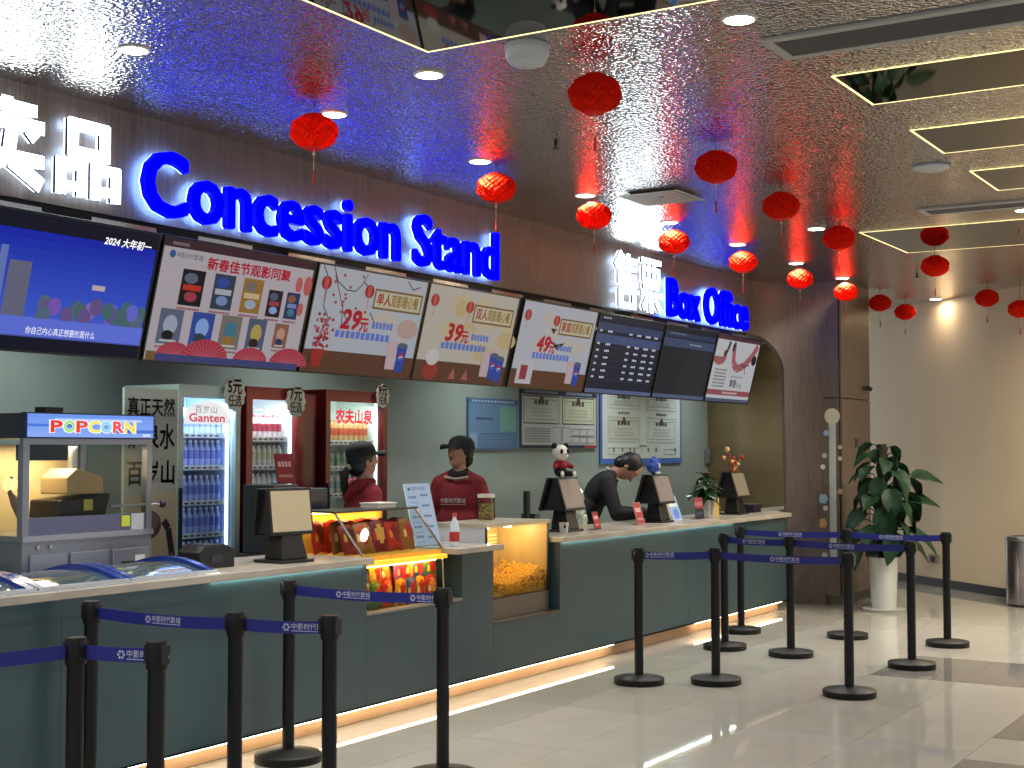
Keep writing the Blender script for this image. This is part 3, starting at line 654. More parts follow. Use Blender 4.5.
for y, z, p in ((5.69, 1.235, 2.0), (5.27, .92, 1.2)):
    bx('light_bar', 6.82, 7.58, y - .012, y + .012, z, z + .01, mat('ffd070', .5, emit=14, ecol=(1, .66, .2), key='caseled'), cs)
    lamp('case_glow', 'AREA', (7.2, y - .02 if z > 1 else y + .05, z - .01), p, (1, .68, .25), cs, .75, size_y=.03)
# snack packets
def packet_mesh(cols, w=.15, h=.2, d=.05):
    n, m = 8, 8; vs = []; fs = []; mi = []
    for sgn in (1, -1):
        for j in range(m + 1):
            for i in range(n + 1):
                x, y = i / n - .5, j / m - .5
                b = max(0, (1 - (2 * x) ** 4)) * max(0, (1 - (2 * y) ** 4)); zz = sgn * d * .5 * b + .004 * math.sin(i * 2.3 + j * 1.7) * b
                vs.append((x * w, zz, (y + .5) * h + .006 * math.cos(8 * x) * (abs(y) > .45)))
    mb = MB(); K = (n + 1) * (m + 1)
    for s_ in (0, 1):
        for j in range(m):
            for i in range(n):
                a = s_ * K + j * (n + 1) + i; f = (a, a + 1, a + n + 2, a + n + 1); fs.append(f if s_ else f[::-1])
                mi.append(0 if j in (0, m - 1) else (2 if (i - 3.5) ** 2 + (j - 4) ** 2 < 5 else (1 if 2 < j < 5 and i % 3 else 0)))
    mb.add(vs, fs); mb.m = mi; return mb.mesh('snack_packet', [mat(c, .42, 0, spec=.3) for c in cols], 80)
PK = [('a82418', 'c8801c', '6a140e'), ('7a1d18', 'b8902c', '3c1812'), ('b83a1c', 'd8b45c', '8a1a12'), ('6c1a24', 'a02a2e', 'c99a4a'), ('8a5a24', 'd8c08a', 'a02818')]
PK2 = [('d8a020', 'f0d060', 'c02a1a'), ('c82a1c', 'e8d0a0', 'f0b030'), ('3a5a9a', 'd8c040', 'c83a2a'), ('b8302a', 'e8e0d0', 'd89020'), ('4a7a3a', 'e8c040', 'b82a1c'), ('c05a8a', 'f0c8d0', 'c82a3a')]
pk1 = [packet_mesh(c) for c in PK]; pk2 = [packet_mesh(c, .12, .16, .045) for c in PK2]
def packets(meshes, xs, y, z, tilt, label, group, jit=.02):
    for x in xs:
        o = bpy.data.objects.new('snack_packet', random.choice(meshes)); COL.objects.link(o)
        o.location = (x + random.uniform(-jit, jit) * .5, y + random.uniform(-.004, .004), z); o.rotation_euler = (tilt + random.uniform(-.08, .08), random.uniform(-.12, .12), random.uniform(-.2, .2)); tag(o, label, 'snack packet', group)
packets(pk1, [6.87 + .145 * k for k in range(5)], 5.64, .995, -.12, 'red brown snack packet in the back row of the upper case shelf', 'packets in the back row of the case')
packets(pk1, [6.93 + .145 * k for k in range(5)], 5.52, .995, -.18, 'red brown snack packet in the middle row of the upper case shelf', 'packets in the middle row of the case')
packets(pk1, [6.88 + .15 * k for k in range(5)], 5.40, .995, -.3, 'red brown snack packet in the front row of the upper case shelf', 'packets in the front row of the case')
packets(pk2, [6.86 + .118 * k for k in range(7)], 5.28, .665, -.05, 'bright candy packet in the lower lit compartment, bottom row', 'candy packets in the lower row')
packets(pk2, [6.88 + .118 * k for k in range(7)], 5.31, .785, -.1, 'bright candy packet in the lower lit compartment, top row', 'candy packets in the upper row')
packets(pk2, [6.9 + .2 * k for k in range(4)], 5.42, .72, -.2, 'candy packet behind the front rows of the lower compartment', 'candy packets at the back')

# popcorn warmer bin
pb = thing('popcorn_warmer', 'glowing glass popcorn bin set into the counter', 'popcorn warmer', (8.6, 5.5, .455))
PX0, PX1, PY0, PY1, PZ1 = 8.19, 9.05, 5.255, 5.72, 1.125
bx('base', PX0, PX1, PY0, PY1, .458, .60, mat('6a625c', .35, .5), pb); bx('back', PX0, PX1, PY1 - .02, PY1, .60, 1.1, mat('c0a878', .4), pb)
for x in (PX0, PX1 - .012): bx('post', x, x + .012, PY0, PY0 + .014, .60, 1.1, mat('2c2825', .4), pb)
bx('side_panel', PX0, PX0 + .008, PY0 + .014, PY1 - .02, .9, 1.1, mat('c8d0d8', .3), pb); bx('side_glass', PX0 + .002, PX0 + .006, PY0 + .014, PY1 - .02, .60, .9, M_GLASS, pb); bx('side_panel', PX1 - .01, PX1, PY0 + .014, PY1 - .02, .60, 1.1, mat('b09a70', .4), pb)
bx('top', PX0 - .01, PX1 + .005, PY0 - .01, PY1, 1.1, PZ1, mat('c8c0ac', .3, .4), pb)
MB().add([(PX0 + .01, PY0 + .006, .6), (PX1 - .01, PY0 + .006, .6), (PX1 - .01, PY0 + .006, 1.1), (PX0 + .01, PY0 + .006, 1.1)], [(0, 1, 2, 3)]).build('front_glass', M_GLASS, pb)
for k in range(5): bx('air_slot', PX1 - .14, PX1 - .03, PY1 - .024, PY1 - .02, .88 + .028 * k, .893 + .028 * k, mat('fff0c0', .4), pb)
for x in (8.55, 8.86):
    MB().lathe([(.028, 1.098), (.03, 1.07), (.0001, 1.065)], 16, None, 0, x, 5.5).build('bulb', mat('ffd890', .4, emit=18, ecol=(1, .74, .34), key='bulb'), pb)
    lamp('bulb_glow', 'POINT', (x, 5.5, 1.03), 2.6, (1, .7, .3), pb, radius=.03)
k0 = MB()
for i in range(7): k0.ball((random.uniform(-.005, .005), random.uniform(-.005, .005), random.uniform(-.004, .004)), random.uniform(.005, .008), 5, 4)
pc = MB(); KV, KF = k0.v, k0.f
def hp(x, y): return .66 + .10 * abs((x - 8.55) / .45) ** 1.2 + .09 * (y - PY0)
for i in range(1900):
    x, y = random.uniform(PX0 + .025, PX1 - .03), PY0 + .02 + abs(random.gauss(0, .14)); y = min(y, PY1 - .04)
    z = .61 + random.random() * (hp(x, y) - .61) if y < PY0 + .05 else hp(x, y) + random.uniform(-.012, .012)
    pc.add(KV, KF, Matrix.Translation((x, y, z)) @ Matrix.Rotation(random.uniform(0, 6), 4, Vector((random.random(), random.random(), .4)).normalized()) @ Matrix.Scale(random.uniform(.7, 1.3), 4))
bx('popcorn_bed', PX0 + .015, PX1 - .015, PY0 + .04, PY1 - .03, .602, .65, mat('d8a23a', .8), pb)
po = pc.build('popcorn', mat('e0b048', .75), pb); po['kind'] = 'stuff'

# ================================================================== tills
def till(x, y, rz, label, cz=ZT, scr='a5a196', tilt=17, printer=False, base=True):
    t = thing('till', label, 'till', (x, y, cz), rz); T = WM[t.name]
    MB().prism([(-.13, -.12), (.13, -.12), (.13, .12), (-.13, .12)], 0, .018, T).build('base', M_BLACK, t, None, .006)
    MB().add([(-.1, -.10, .018), (.1, -.10, .018), (.1, .06, .018), (-.1, .06, .018), (-.055, -.035, .3), (.055, -.035, .3), (.055, .035, .3), (-.055, .035, .3)],
             [(3, 2, 1, 0), (4, 5, 6, 7), (0, 1, 5, 4), (1, 2, 6, 5), (2, 3, 7, 6), (3, 0, 4, 7)], T).build('stand', M_BLACK, t, None, .01)
    def panel(yc, sgn, w, h, name, sc):
        P = T @ Matrix.Translation((0, yc, .425)) @ Matrix.Rotation(math.radians(tilt) * -sgn, 4, 'X')
        b = MB().box(-w / 2, w / 2, -.012, .012, -h, 0, P).build(name, M_BLACK, t, None, .004)
        f = -sgn * .0125
        if sc: MB().box(-w / 2 + .016, w / 2 - .016, min(f, f * 1.12), max(f, f * 1.12), -h + .02, -.016, P).build('display', mat(sc, .25), b)
    panel(-.03, 1, .33, .27, 'customer_screen', scr); panel(.035, -1, .37, .27, 'staff_screen', '1c2430')
    MB().add([(-.14, -.02, .42), (.14, -.02, .42), (.14, .02, .42), (-.14, .02, .42), (-.16, -.018 - .25 * math.tan(math.radians(tilt)), .17), (.16, -.018 - .25 * math.tan(math.radians(tilt)), .17), (.16, .09, .17), (-.16, .09, .17)],
             [(0, 1, 2, 3), (7, 6, 5, 4), (1, 0, 4, 5), (2, 1, 5, 6), (3, 2, 6, 7), (0, 3, 7, 4)], T).build('housing', mat('0d0d12', .5), t)
    return t
till(6.22, 5.38, -.12, 'nearest black till with blank beige customer screen on the left worktop', scr='b4a888', tilt=7)
till(9.73, 5.52, 0, 'black till with a panda toy sitting on it', scr='8d857e'); till(11.38, 5.5, 0, 'black till in front of the bent man in black', scr='857d7a')
till(13.2, 5.52, 0, 'farthest black till carrying golden ornaments', scr='877f6c')
t = thing('receipt_printer', 'black box shaped receipt printer beside the nearest till', 'printer', (5.72, 5.50, ZT), -.1); T = WM[t.name]
MB().prism([(-.13, 0), (.12, 0), (.12, .1), (.06, .125), (-.09, .125), (-.13, .09)], -.09, .09, T @ Matrix.Rotation(PI / 2, 4, 'X')).build('body', M_BLACK, t, None, .006)
MB().box(-.08, .05, -.085, .085, .122, .128, T).build('cover', M_DARK, t); MB().box(-.05, .03, -.094, -.089, .03, .07, T).build('slot', mat('2c2c31', .3), t)
# panda toy
t = thing('panda_toy', 'plush panda in a red shirt sitting on a till', 'toy', (9.70, 5.53, 1.422), -.4); T = WM[t.name]
R_ = lambda x, y, z: T @ Vector((x, y, z))
blob('body', [('e', R_(0, 0, .06), (.055, .05, .06)), ('c', R_(.03, -.03, .03), .026, R_(.06, -.09, .028), .022), ('c', R_(-.03, -.03, .03), .026, R_(-.06, -.09, .028), .022)], mat('16161a', .9), t, .008)
for sx in (-1, 1): MB().ball(R_(sx * .06, -.108, .03), (.022, .012, .022), 10, 8).build('foot_pad', mat('d8d4cc', .9), t, 60)
blob('shirt', [('e', R_(0, 0, .095), (.062, .056, .045)), ('c', R_(.045, -.01, .11), .024, R_(.085, -.045, .085), .02), ('c', R_(-.045, -.01, .11), .024, R_(-.085, -.045, .085), .02)], mat('8c1f24', .85), t, .008)
hd_ = blob('head', [('e', R_(0, -.005, .195), (.075, .066, .066)), ('e', R_(0, -.06, .18), (.03, .024, .022))], mat('dedbd2', .9), t, .008)
for sx in (-1, 1):
    MB().ball(R_(sx * .058, .0, .25), .024, 12, 8).build('ear', mat('141416', .9), hd_, 60); MB().ball(R_(sx * .03, -.062, .205), (.017, .012, .022), 12, 8).build('eye_patch', mat('121214', .9), hd_, 60)
MB().ball(R_(0, -.083, .186), (.009, .006, .007), 8, 6).build('nose', mat('0c0c0e', .5), hd_, 60)
# blue plush on the third till
t = thing('blue_plush', 'round blue plush ornament with a white flower on the till by the man', 'toy', (11.30, 5.49, 1.422)); c_ = Vector((11.30, 5.49, 1.502))
blob('body', [('e', c_, (.075, .06, .07))] + [('e', c_ + Vector((.062 * math.cos(a), -.01, .058 * math.sin(a))), .026) for a in [k * PI / 4 for k in range(8)]], mat('2c4a9c', .9), t, .007)
fl = MB()
for k in range(5): a = 2 * PI * k / 5; fl.ball(c_ + Vector((.014 * math.cos(a), -.064, .014 * math.sin(a))), (.009, .005, .009), 8, 6)
fl.build('flower', mat('c8d4ee', .7), t, 60)
for sx in (-1, 1): MB().ball(c_ + Vector((sx * .026, -.05, -.066)), (.014, .018, .013), 8, 6).build('foot', mat('c8ccd8', .8), t, 60)
# golden ornaments on the last till
t = thing('gold_ornament', 'small golden and red blossom ornament on the farthest till', 'ornament', (13.2, 5.52, 1.422)); c_ = Vector((13.2, 5.52, 1.425))
MB().box(c_.x - .1, c_.x + .1, c_.y - .03, c_.y + .03, c_.z - .003, c_.z + .012).build('base', mat('7a3a22', .5), t)
for i, (dx, dz) in enumerate(((-.16, .22), (-.1, .16), (-.04, .1), (.05, .09), (.12, .07), (.22, .14), (-.24, .14), (.0, .13))):
    tw = MB().tube([c_ + Vector((dx * .3, 0, .01)), c_ + Vector((dx * .7, 0, dz * .7)), c_ + Vector((dx, 0, dz))], .006, 6).build('twig', mat('8a5a2a', .4, .5), t)
    MB().ball(c_ + Vector((dx, -.005, dz)), .027 if i in (0, 5) else .02, 10, 7).build('bead', mat('d8b070' if i % 2 == 0 else 'a83a26', .35, .4), tw, 60)

# ================================================================== things on the worktops
def card(x, y, z, w, h, rz, col, label, paint=None, lean=.25, cat='card', name='counter_card', emit=0):
    t = thing(name, label, cat, (x, y, z), rz); T = WM[t.name] @ Matrix.Rotation(-lean, 4, 'X')
    MB().box(-w / 2, w / 2, 0, .006, .003, h, T).build('board', mat(col, .35, emit=emit), t)
    MB().add([WM[t.name] @ Vector(p) for p in ((-w / 2, .0, 0), (w / 2, .0, 0), (w / 2, h * .35, 0), (-w / 2, h * .35, 0), (-w / 2, .002, .004), (w / 2, .002, .004), (w / 2, h * .35, .004), (-w / 2, h * .35, .004))], [(3, 2, 1, 0), (4, 5, 6, 7), (0, 1, 5, 4), (1, 2, 6, 5), (2, 3, 7, 6), (3, 0, 4, 7)]).build('foot', M_DARK, t)
    if paint:
        c = Canvas(emit); paint(c, w, h); c.build('print', t, T @ plane_M((-w / 2, 0, .003), (1, 0, 0), (0, 0, 1)))
    return t
def p_redcard(c, w, h): c.rect(.01, .01, w - .02, h - .02, '9c2430'); c.bars(.02, h * .55, w - .04, h * .2, 4, 'd8b8b0'); c.bars(.02, h * .2, w - .04, h * .1, 6, 'c89a90')
card(10.10, 5.40, ZT, .13, .15, .1, '2a1a1c', 'small red card leaning by the panda till', p_redcard)
card(10.93, 5.42, ZT, .12, .2, -.1, 'a86a74', 'pink red slim card beside the till of the bent man', p_redcard, .3)
def p_blue(c, w, h):
    c.rect(.008, .008, w - .016, h - .016, '8aa4d8'); c.rect(.015, h * .55, w * .4, h * .38, 'd8ecd8'); c.rect(w * .5, h * .55, w * .42, h * .38, 'c0dcec'); c.ell(w * .55, h * .28, w * .3, h * .2, '5a80d0')
card(11.72, 5.44, ZT, .2, .24, 0, 'c8d4e0', 'bright blue and white sheet holder right of the till by the man', p_blue, .35)
def p_rb(c, w, h): c.rect(0, h * .48, w, h * .5, '8a3440'); c.bars(.015, h * .6, w - .03, h * .2, 5, 'b87a80'); c.rect(0, 0, w, h * .48, '1c2030'); c.bars(.015, h * .2, w - .03, h * .1, 6, '4a5068')
card(12.12, 5.40, ZT, .19, .2, 0, '6a6a70', 'half red half black card left of the potted plant', p_rb, .12)
def p_paper(c, w, h):
    c.rect(0, 0, w, h, 'c8dcf4'); c.ell(w * .16, h * .91, .012, .012, '2a7a9a'); c.text('中影时代影城', w * .24, h * .89, .03, '3a6a8a', w=w * .55)
    for k in range(5):
        c.bars(w * .1, h * (.76 - .16 * k), w * .3, h * .04, 4, '6a80b0'); c.bars(w * .56, h * (.79 - .17 * k), w * .3, h * .04, 4, '6a80b0'); c.bars(w * .12, h * (.68 - .16 * k), w * .3, h * .022, 6, '9ab0d0')
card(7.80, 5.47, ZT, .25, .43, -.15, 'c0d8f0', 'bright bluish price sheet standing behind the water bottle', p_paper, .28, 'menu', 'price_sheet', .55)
# water bottle on the short worktop
def bottle(name, x, y, z, label):
    t = thing(name, label, 'bottle', (x, y, z))
    MB().lathe([(.0001, z), (.03, z), (.033, z + .01), (.033, z + .13), (.03, z + .15), (.014, z + .185), (.013, z + .2)], 20, None, 0, x, y).build('body', mat('c8dce8', .1, spec=.8), t, 40)
    MB().lathe([(.034, z + .035), (.034, z + .1)], 20, None, 0, x, y).build('wrapper', mat('b02830', .4), t, 40); MB().lathe([(.016, z + .2), (.016, z + .222), (.0001, z + .223)], 16, None, 0, x, y).build('cap', mat('b84050', .4), t, 40)
bottle('water_bottle', 7.80, 5.26, ZT, 'water bottle with red label and red cap standing alone on the short worktop')
# jar, black device and roll by the popcorn bin
t = thing('glass_jar', 'glass jar with golden contents standing on the popcorn bin', 'jar', (8.72, 5.6, PZ1))
MB().lathe([(.0001, PZ1), (.062, PZ1), (.064, PZ1 + .02), (.064, PZ1 + .15), (.058, PZ1 + .17)], 24, None, 0, 8.72, 5.6).build('jar_body', M_GLASS, t, 40)
MB().lathe([(.0001, PZ1 + .003), (.056, PZ1 + .003), (.058, PZ1 + .12), (.0001, PZ1 + .125)], 20, None, 0, 8.72, 5.6).build('contents', noise_mat('jarfill', '6a5428', 'd8b878', 60, .6), t, 40)
MB().lathe([(.064, PZ1 + .165), (.064, PZ1 + .19), (.0001, PZ1 + .192)], 24, None, 0, 8.72, 5.6).build('lid', mat('d8d4c8', .35), t, 40)
t = thing('card_reader', 'black handheld device upright in its cradle left of the panda till', 'card reader', (9.36, 5.62, ZT))
bx('cradle', 9.28, 9.46, 5.55, 5.72, ZT, ZT + .10, M_DARK, t, .006); bx('handset', 9.31, 9.36, 5.6, 5.64, ZT + .1, ZT + .33, M_BLACK, t, .008); bx('paper_tray', 9.38, 9.45, 5.57, 5.7, ZT + .1, ZT + .15, mat('4c4f52', .5), t, .004)
t = thing('white_cup', 'small white cup with black print in front of the panda till', 'cup', (9.46, 5.36, ZT)); MB().lathe([(.0001, ZT), (.03, ZT), (.038, ZT + .085), (.036, ZT + .085), (.028, ZT + .006)], 20, None, 0, 9.46, 5.36).build('body', mat('c8c6c0', .4), t, 40); MB().ball((9.43, 5.335, ZT + .055), (.008, .01, .014), 8, 6).build('mark', M_BLACK, t)
t = thing('paper_tray', 'flat white box lying on top of the snack case', 'box', (7.42, 5.6, 1.262)); bx('box_body', 7.32, 7.52, 5.54, 5.68, 1.262, 1.285, mat('c8c4b8', .5), t, .003); bx('box_lid', 7.315, 7.525, 5.535, 5.685, 1.285, 1.295, mat('d2cec4', .5), t, .002)
# dark drink machine behind the snack case
t = thing('drink_machine', 'dark appliance with a red card on top behind the snack case', 'machine', (7.0, 6.05, 0))
bx('stand', 6.72, 7.3, 5.9, 6.2, 0, .98, mat('2c3030', .5), t); bx('box', 6.74, 6.98, 5.92, 6.18, .98, 1.42, mat('23272a', .4), t, .008); bx('box', 7.0, 7.28, 5.92, 6.18, .98, 1.39, mat('262b38', .4), t, .008)
bx('front_plate', 7.02, 7.26, 5.91, 5.92, 1.22, 1.36, mat('1a2034', .2), t); bx('tray', 7.04, 7.24, 5.9, 5.915, 1.06, 1.18, mat('b8bcc0', .3), t)
card(7.02, 6.05, 1.42, .15, .2, -.2, '7c1f26', 'red card standing on the dark appliance in front of the red fridge', p_redcard, .2)
# handbag shape (white loop) and crinkled bag
t = thing('paper_bag', 'white bag with looped handle behind the far till', 'bag', (11.95, 5.68, ZT)); bx('bag_body', 11.87, 12.03, 5.64, 5.73, ZT, ZT + .2, mat('c8c8c2', .5), t, .006)
MB().tube([(11.89, 5.64, ZT + .18)] + [(11.95 - .05 * math.cos(a), 5.635, ZT + .19 + .1 * math.sin(a)) for a in [PI * k / 8 for k in range(9)]] + [(12.01, 5.64, ZT + .18)], .008, 8).build('handle', mat('dcdcd4', .4), t, 60)
t = thing('foil_bag', 'crumpled silvery plastic bag behind the panda till', 'bag', (10.28, 5.72, ZT)); mb = MB(); n, m = 14, 9
for j in range(m + 1):
    for k in range(n):
        a = 2 * PI * k / n; r = (.13 - .05 * (j / m) ** 2) * (1 + random.uniform(-.22, .22)); mb.v.append(Vector((10.28 + r * math.cos(a), 5.72 + .6 * r * math.sin(a), ZT + .36 * j / m + (random.uniform(-.015, .015) if j else 0))))
for j in range(m):
    for k in range(n): mb.f.append((j * n + k, j * n + (k + 1) % n, (j + 1) * n + (k + 1) % n, (j + 1) * n + k)); mb.m.append(0)
mb.build('bag_skin', mat('8fa09c', .15, .4), t)

# leaf shape shared by the plants
def leaf_mesh(name, L, Wd, m, droop=.35):
    n = 9; vs = []; fs = []
    for j in range(n + 1):
        f = j / n; w = Wd * math.sin(PI * min(1, f * .93 + .07)) ** .75 * (1.12 - .5 * f); x = L * f; z = -droop * L * f * f
        for q, s_ in enumerate((-1, -.5, 0, .5, 1)): vs.append((x, w * s_ / 2, z + abs(s_) * w * .16 + .004 * math.sin(j * 2 + q)))
    for j in range(n):
        for q in range(4): a = j * 5 + q; fs.append((a, a + 5, a + 6, a + 1))
    return MB().add(vs, fs).mesh(name, m, 80)
def add_leaf(me, parent, p, heading, pitch, roll=0, sc=1, name='leaf'):
    o = bpy.data.objects.new(name, me); COL.objects.link(o); o.parent = parent
    Mw = Matrix.Translation(Vector(p)) @ Matrix.Rotation(heading, 4, 'Z') @ Matrix.Rotation(-pitch, 4, 'Y') @ Matrix.Rotation(roll, 4, 'X') @ Matrix.Scale(sc, 4)
    o.matrix_local = WM[parent.name].inverted() @ Mw
# potted plant on the counter
M_LEAF = noise_mat('leaf', '1c3a20', '2c5230', 8, .35); M_LEAF2 = noise_mat('leafdark', '142a1a', '20402a', 8, .5, spec=.25)
t = thing('potted_plant', 'small leafy plant in a white and gold pot on the far worktop', 'plant', (12.42, 5.48, ZT))
MB().prism([(12.34, 5.41), (12.5, 5.41), (12.5, 5.56), (12.34, 5.56)], ZT, ZT + .17).build('pot', mat('b8b2ac', .4), t, None, .006)
bx('gold_panel', 12.502, 12.60, 5.415, 5.555, ZT, ZT + .185, noise_mat('goldbox', 'b8963c', 'd8b858', 20, .35), t, .004)
c = Canvas(); c.text('福', .02, .03, .07, '5a4a4a'); c.build('pot_print', t, plane_M((12.34, 5.4105, ZT), (1, 0, 0), (0, 0, 1)))
lm = leaf_mesh('leaf', .19, .13, M_LEAF); lr = leaf_mesh('leaf', .09, .06, noise_mat('leafred', '5a2a2c', '3a4a30', 8, .4))
MB().tube([(12.42, 5.48, ZT + .15), (12.425, 5.48, ZT + .28), (12.42, 5.48, ZT + .4)], .008).build('stem', mat('3a4a2a', .6), t)
for k in range(22):
    a = k * 2.4; z = ZT + .19 + .010 * k; add_leaf(lm, t, (12.42, 5.48, z), a, .1 + random.uniform(-.6, .3), random.uniform(-.4, .4), 1.1 - .022 * k)
for k in range(6): add_leaf(lr, t, (12.42, 5.48, ZT + .4), k * 1.05, .4 + random.uniform(-.2, .3))
t = thing('small_box', 'small dark box at the far end of the worktop', 'box', (13.72, 5.5, ZT)); bx('box_body', 13.62, 13.82, 5.47, 5.6, ZT, ZT + .07, mat('1c1420', .4), t, .004); bx('box_lid', 13.615, 13.825, 5.465, 5.605, ZT + .07, ZT + .085, mat('2a2030', .4), t, .003)

# ================================================================== popcorn machine (left)
pm = thing('popcorn_machine', 'steel popcorn machine with glass cabinet under a bright popcorn sign', 'popcorn machine', (5.2, 6.2, 0))
QX0, QX1, QY0, QY1 = 4.775, 5.66, 5.87, 6.45
M_PS = mat('8c8e96', .3, .7); M_PD = mat('2e3238', .4)
bx('base', QX0, QX1, QY0, QY1, 0, 1.17, M_PS, pm); bx('shelf', QX0 - .005, QX1 + .005, QY0 - .012, QY1, 1.17, 1.2, mat('a8a8ac', .25, .8), pm)
for x0, x1 in ((4.82, 5.06), (5.08, 5.34), (5.37, 5.63)):
    d = bx('drawer', x0, x1, QY0 - .012, QY0, .9, 1.10, mat('9498a4', .3, .6), pm, .003); bx('handle', x0 + .06 if x0 > 5 else x1 - .1, x0 + .15 if x0 > 5 else x1 - .02, QY0 - .018, QY0 - .012, .98, 1.03, M_BLACK, d)
for x in (4.87, 4.95): MB().cyl((x, QY0 - .012, 1.14), (x, QY0, 1.14), .01).build('screw', M_CHR, pm)
for x in (QX0, QX1 - .04):
    for y in (QY0, QY1 - .04): bx('post', x, x + .04, y, y + .04, 1.2, 1.67, M_PS, pm)
bx('rail', QX0, QX1, QY0, QY0 + .03, 1.67, 1.70, M_PS, pm); bx('lower_rail', QX0 + .04, QX1 - .04, QY0 + .005, QY0 + .02, 1.2, 1.29, mat('6a6c86', .3, .6), pm)
bx('roof', QX0, QX1, QY0 + .02, QY1, 1.70, 1.83, M_PD, pm); bx('back', QX0 + .02, QX1 - .06, QY1 - .03, QY1 - .01, 1.2, 1.67, mat('d8c090', .4), pm)
sb = bx('sign_box', QX0, QX1, QY0 - .015, QY0 + .02, 1.70, 1.835, mat('1c2a58', .4), pm)
c = Canvas(1.05); w, h = QX1 - QX0 - .02, .12; grad(c, 0, 0, w, h, '8aa8f0', '6a94e8', 5); c.rect(0, h * .45, w * .5, h * .12, '4a78d8'); c.rect(w * .2, h * .7, w * .7, h * .12, 'b8ccff'); c.rect(w * .5, h * .2, w * .5, h * .15, '4a70d0')
for k, (ch, co) in enumerate(zip('POPCORN', ['e83a2a', 'a8e070', 'e84a3a', 'f4e850', '8ad8f0', 'f05a50', 'f4e040'])):
    c.text(ch, w * (.17 + .097 * k), h * .22, h * .72, 'f4f4ff', w=w * .09, bold=.06); c.text(ch, w * (.175 + .097 * k), h * .23, h * .7, co, w=w * .08, bold=.03)
c.bars(w * .91, h * .06, w * .06, h * .12, 3, 'e8f0ff'); c.build('sign_face', sb, plane_M((QX0 + .01, QY0 - .0155, 1.7075), (1, 0, 0), (0, 0, 1)))
MB().add([(QX0 + .04, QY0 + .012, 1.29), (QX1 - .04, QY0 + .012, 1.29), (QX1 - .04, QY0 + .012, 1.67), (QX0 + .04, QY0 + .012, 1.67)], [(0, 1, 2, 3)]).build('front_glass', M_GLASS, pm)
for x in (QX0 + .015, QX1 - .015): MB().add([(x, QY0 + .04, 1.2), (x, QY1 - .04, 1.2), (x, QY1 - .04, 1.67), (x, QY0 + .04, 1.67)], [(0, 1, 2, 3)]).build('side_glass', M_GLASS, pm)
bx('control_panel', QX0 + .05, QX0 + .33, QY0 + .05, QY0 + .12, 1.585, 1.668, M_BLKGLOSS, pm)
ke = MB().prism([(-.17, 0), (.16, 0), (.2, .13), (-.16, .10)], -.12, .12, Matrix.Translation((5.3, 6.14, 1.27)) @ Matrix.Rotation(PI / 2, 4, 'X')).build('kettle', mat('38332e', .3, .8), pm, None, .01)
MB().prism([(-.13, 0), (.13, 0), (.12, .09), (-.06, .14), (-.13, .09)], -.11, .11, Matrix.Translation((5.33, 6.14, 1.4)) @ Matrix.Rotation(PI / 2, 4, 'X')).build('kettle_lid', mat('b89a6a', .4), ke, None, .008)
MB().cyl((5.38, 6.2, 1.45), (5.38, 6.2, 1.67), .03).build('crank_housing', M_STEEL, ke, 40); MB().cyl((5.43, 5.95, 1.33), (5.72, 5.86, 1.335), .009).build('handle_bar', M_STEEL, ke, 40); MB().ball((5.73, 5.857, 1.335), .022, 12, 8).build('handle_knob', M_BLACK, ke, 60)
MB().tube([(4.88, 6.0, 1.3), (4.86, 6.02, 1.36), (4.84, 6.05, 1.42), (4.85, 6.05, 1.5)], [.03, .03, .012, .01], 10).build('scoop', mat('7a5a3a', .4), pm, 60); MB().ball((4.85, 6.06, 1.46), (.045, .03, .04), 12, 8).build('lamp_shade', mat('e8d0a0', .4, emit=1.5, ecol='ffd890'), pm, 60)
bx('notice', 5.44, 5.5, QY0 - .001, QY0 + .004, 1.22, 1.28, mat('c8d040', .5), pm); bx('notice', 5.51, 5.6, QY0 - .001, QY0 + .004, 1.2, 1.29, mat('b0b4bc', .5), pm); bx('notice', 5.53, 5.6, QY0 - .014, QY0 - .012, 1.0, 1.06, mat('c8ccd0', .5), pm); bx('notice', 5.3, 5.36, 6.01, 6.018, 1.31, 1.37, mat('b8b050', .5), pm)
lamp('cabinet_glow', 'AREA', (5.2, 6.2, 1.66), 5.5, (1, .8, .5), pm, .4, size_y=.2)
bx('exhaust', 4.95, 5.07, 5.92, 6.0, 1.83, 1.865, M_DARK, pm)
# plant leaf peeping in at the far left edge and red cup below it
t = thing('potted_plant', 'dark green plant in a small pot cut by the left picture edge', 'plant', (4.36, 5.78, ZT + .0)); tp = WM[t.name].translation
MB().lathe([(.0001, ZT), (.05, ZT), (.07, ZT + .13), (.06, ZT + .13)], 18, None, 0, tp.x, tp.y).build('pot', mat('c8bca8', .4), t, 40); place(t, (4.36, 5.9, ZT))
for k in range(9): add_leaf(lm, t, (4.36, 5.9, ZT + .14 + .01 * k), k * 2.4, .5, 0, 1.2)
# place the plant on a low cabinet behind the freezer
cb = thing('side_cabinet', 'low pale cabinet behind the chest freezer at the left edge', 'cabinet', (4.3, 6.0, 0)); bx('cabinet_body', 3.9, 4.6, 5.86, 6.25, 0, ZT - .03, mat('9a9080', .5), cb); bx('cabinet_top', 3.88, 4.62, 5.855, 6.27, ZT - .03, ZT, mat('a8a294', .4), cb)
place(t, (4.42, 6.0, ZT))

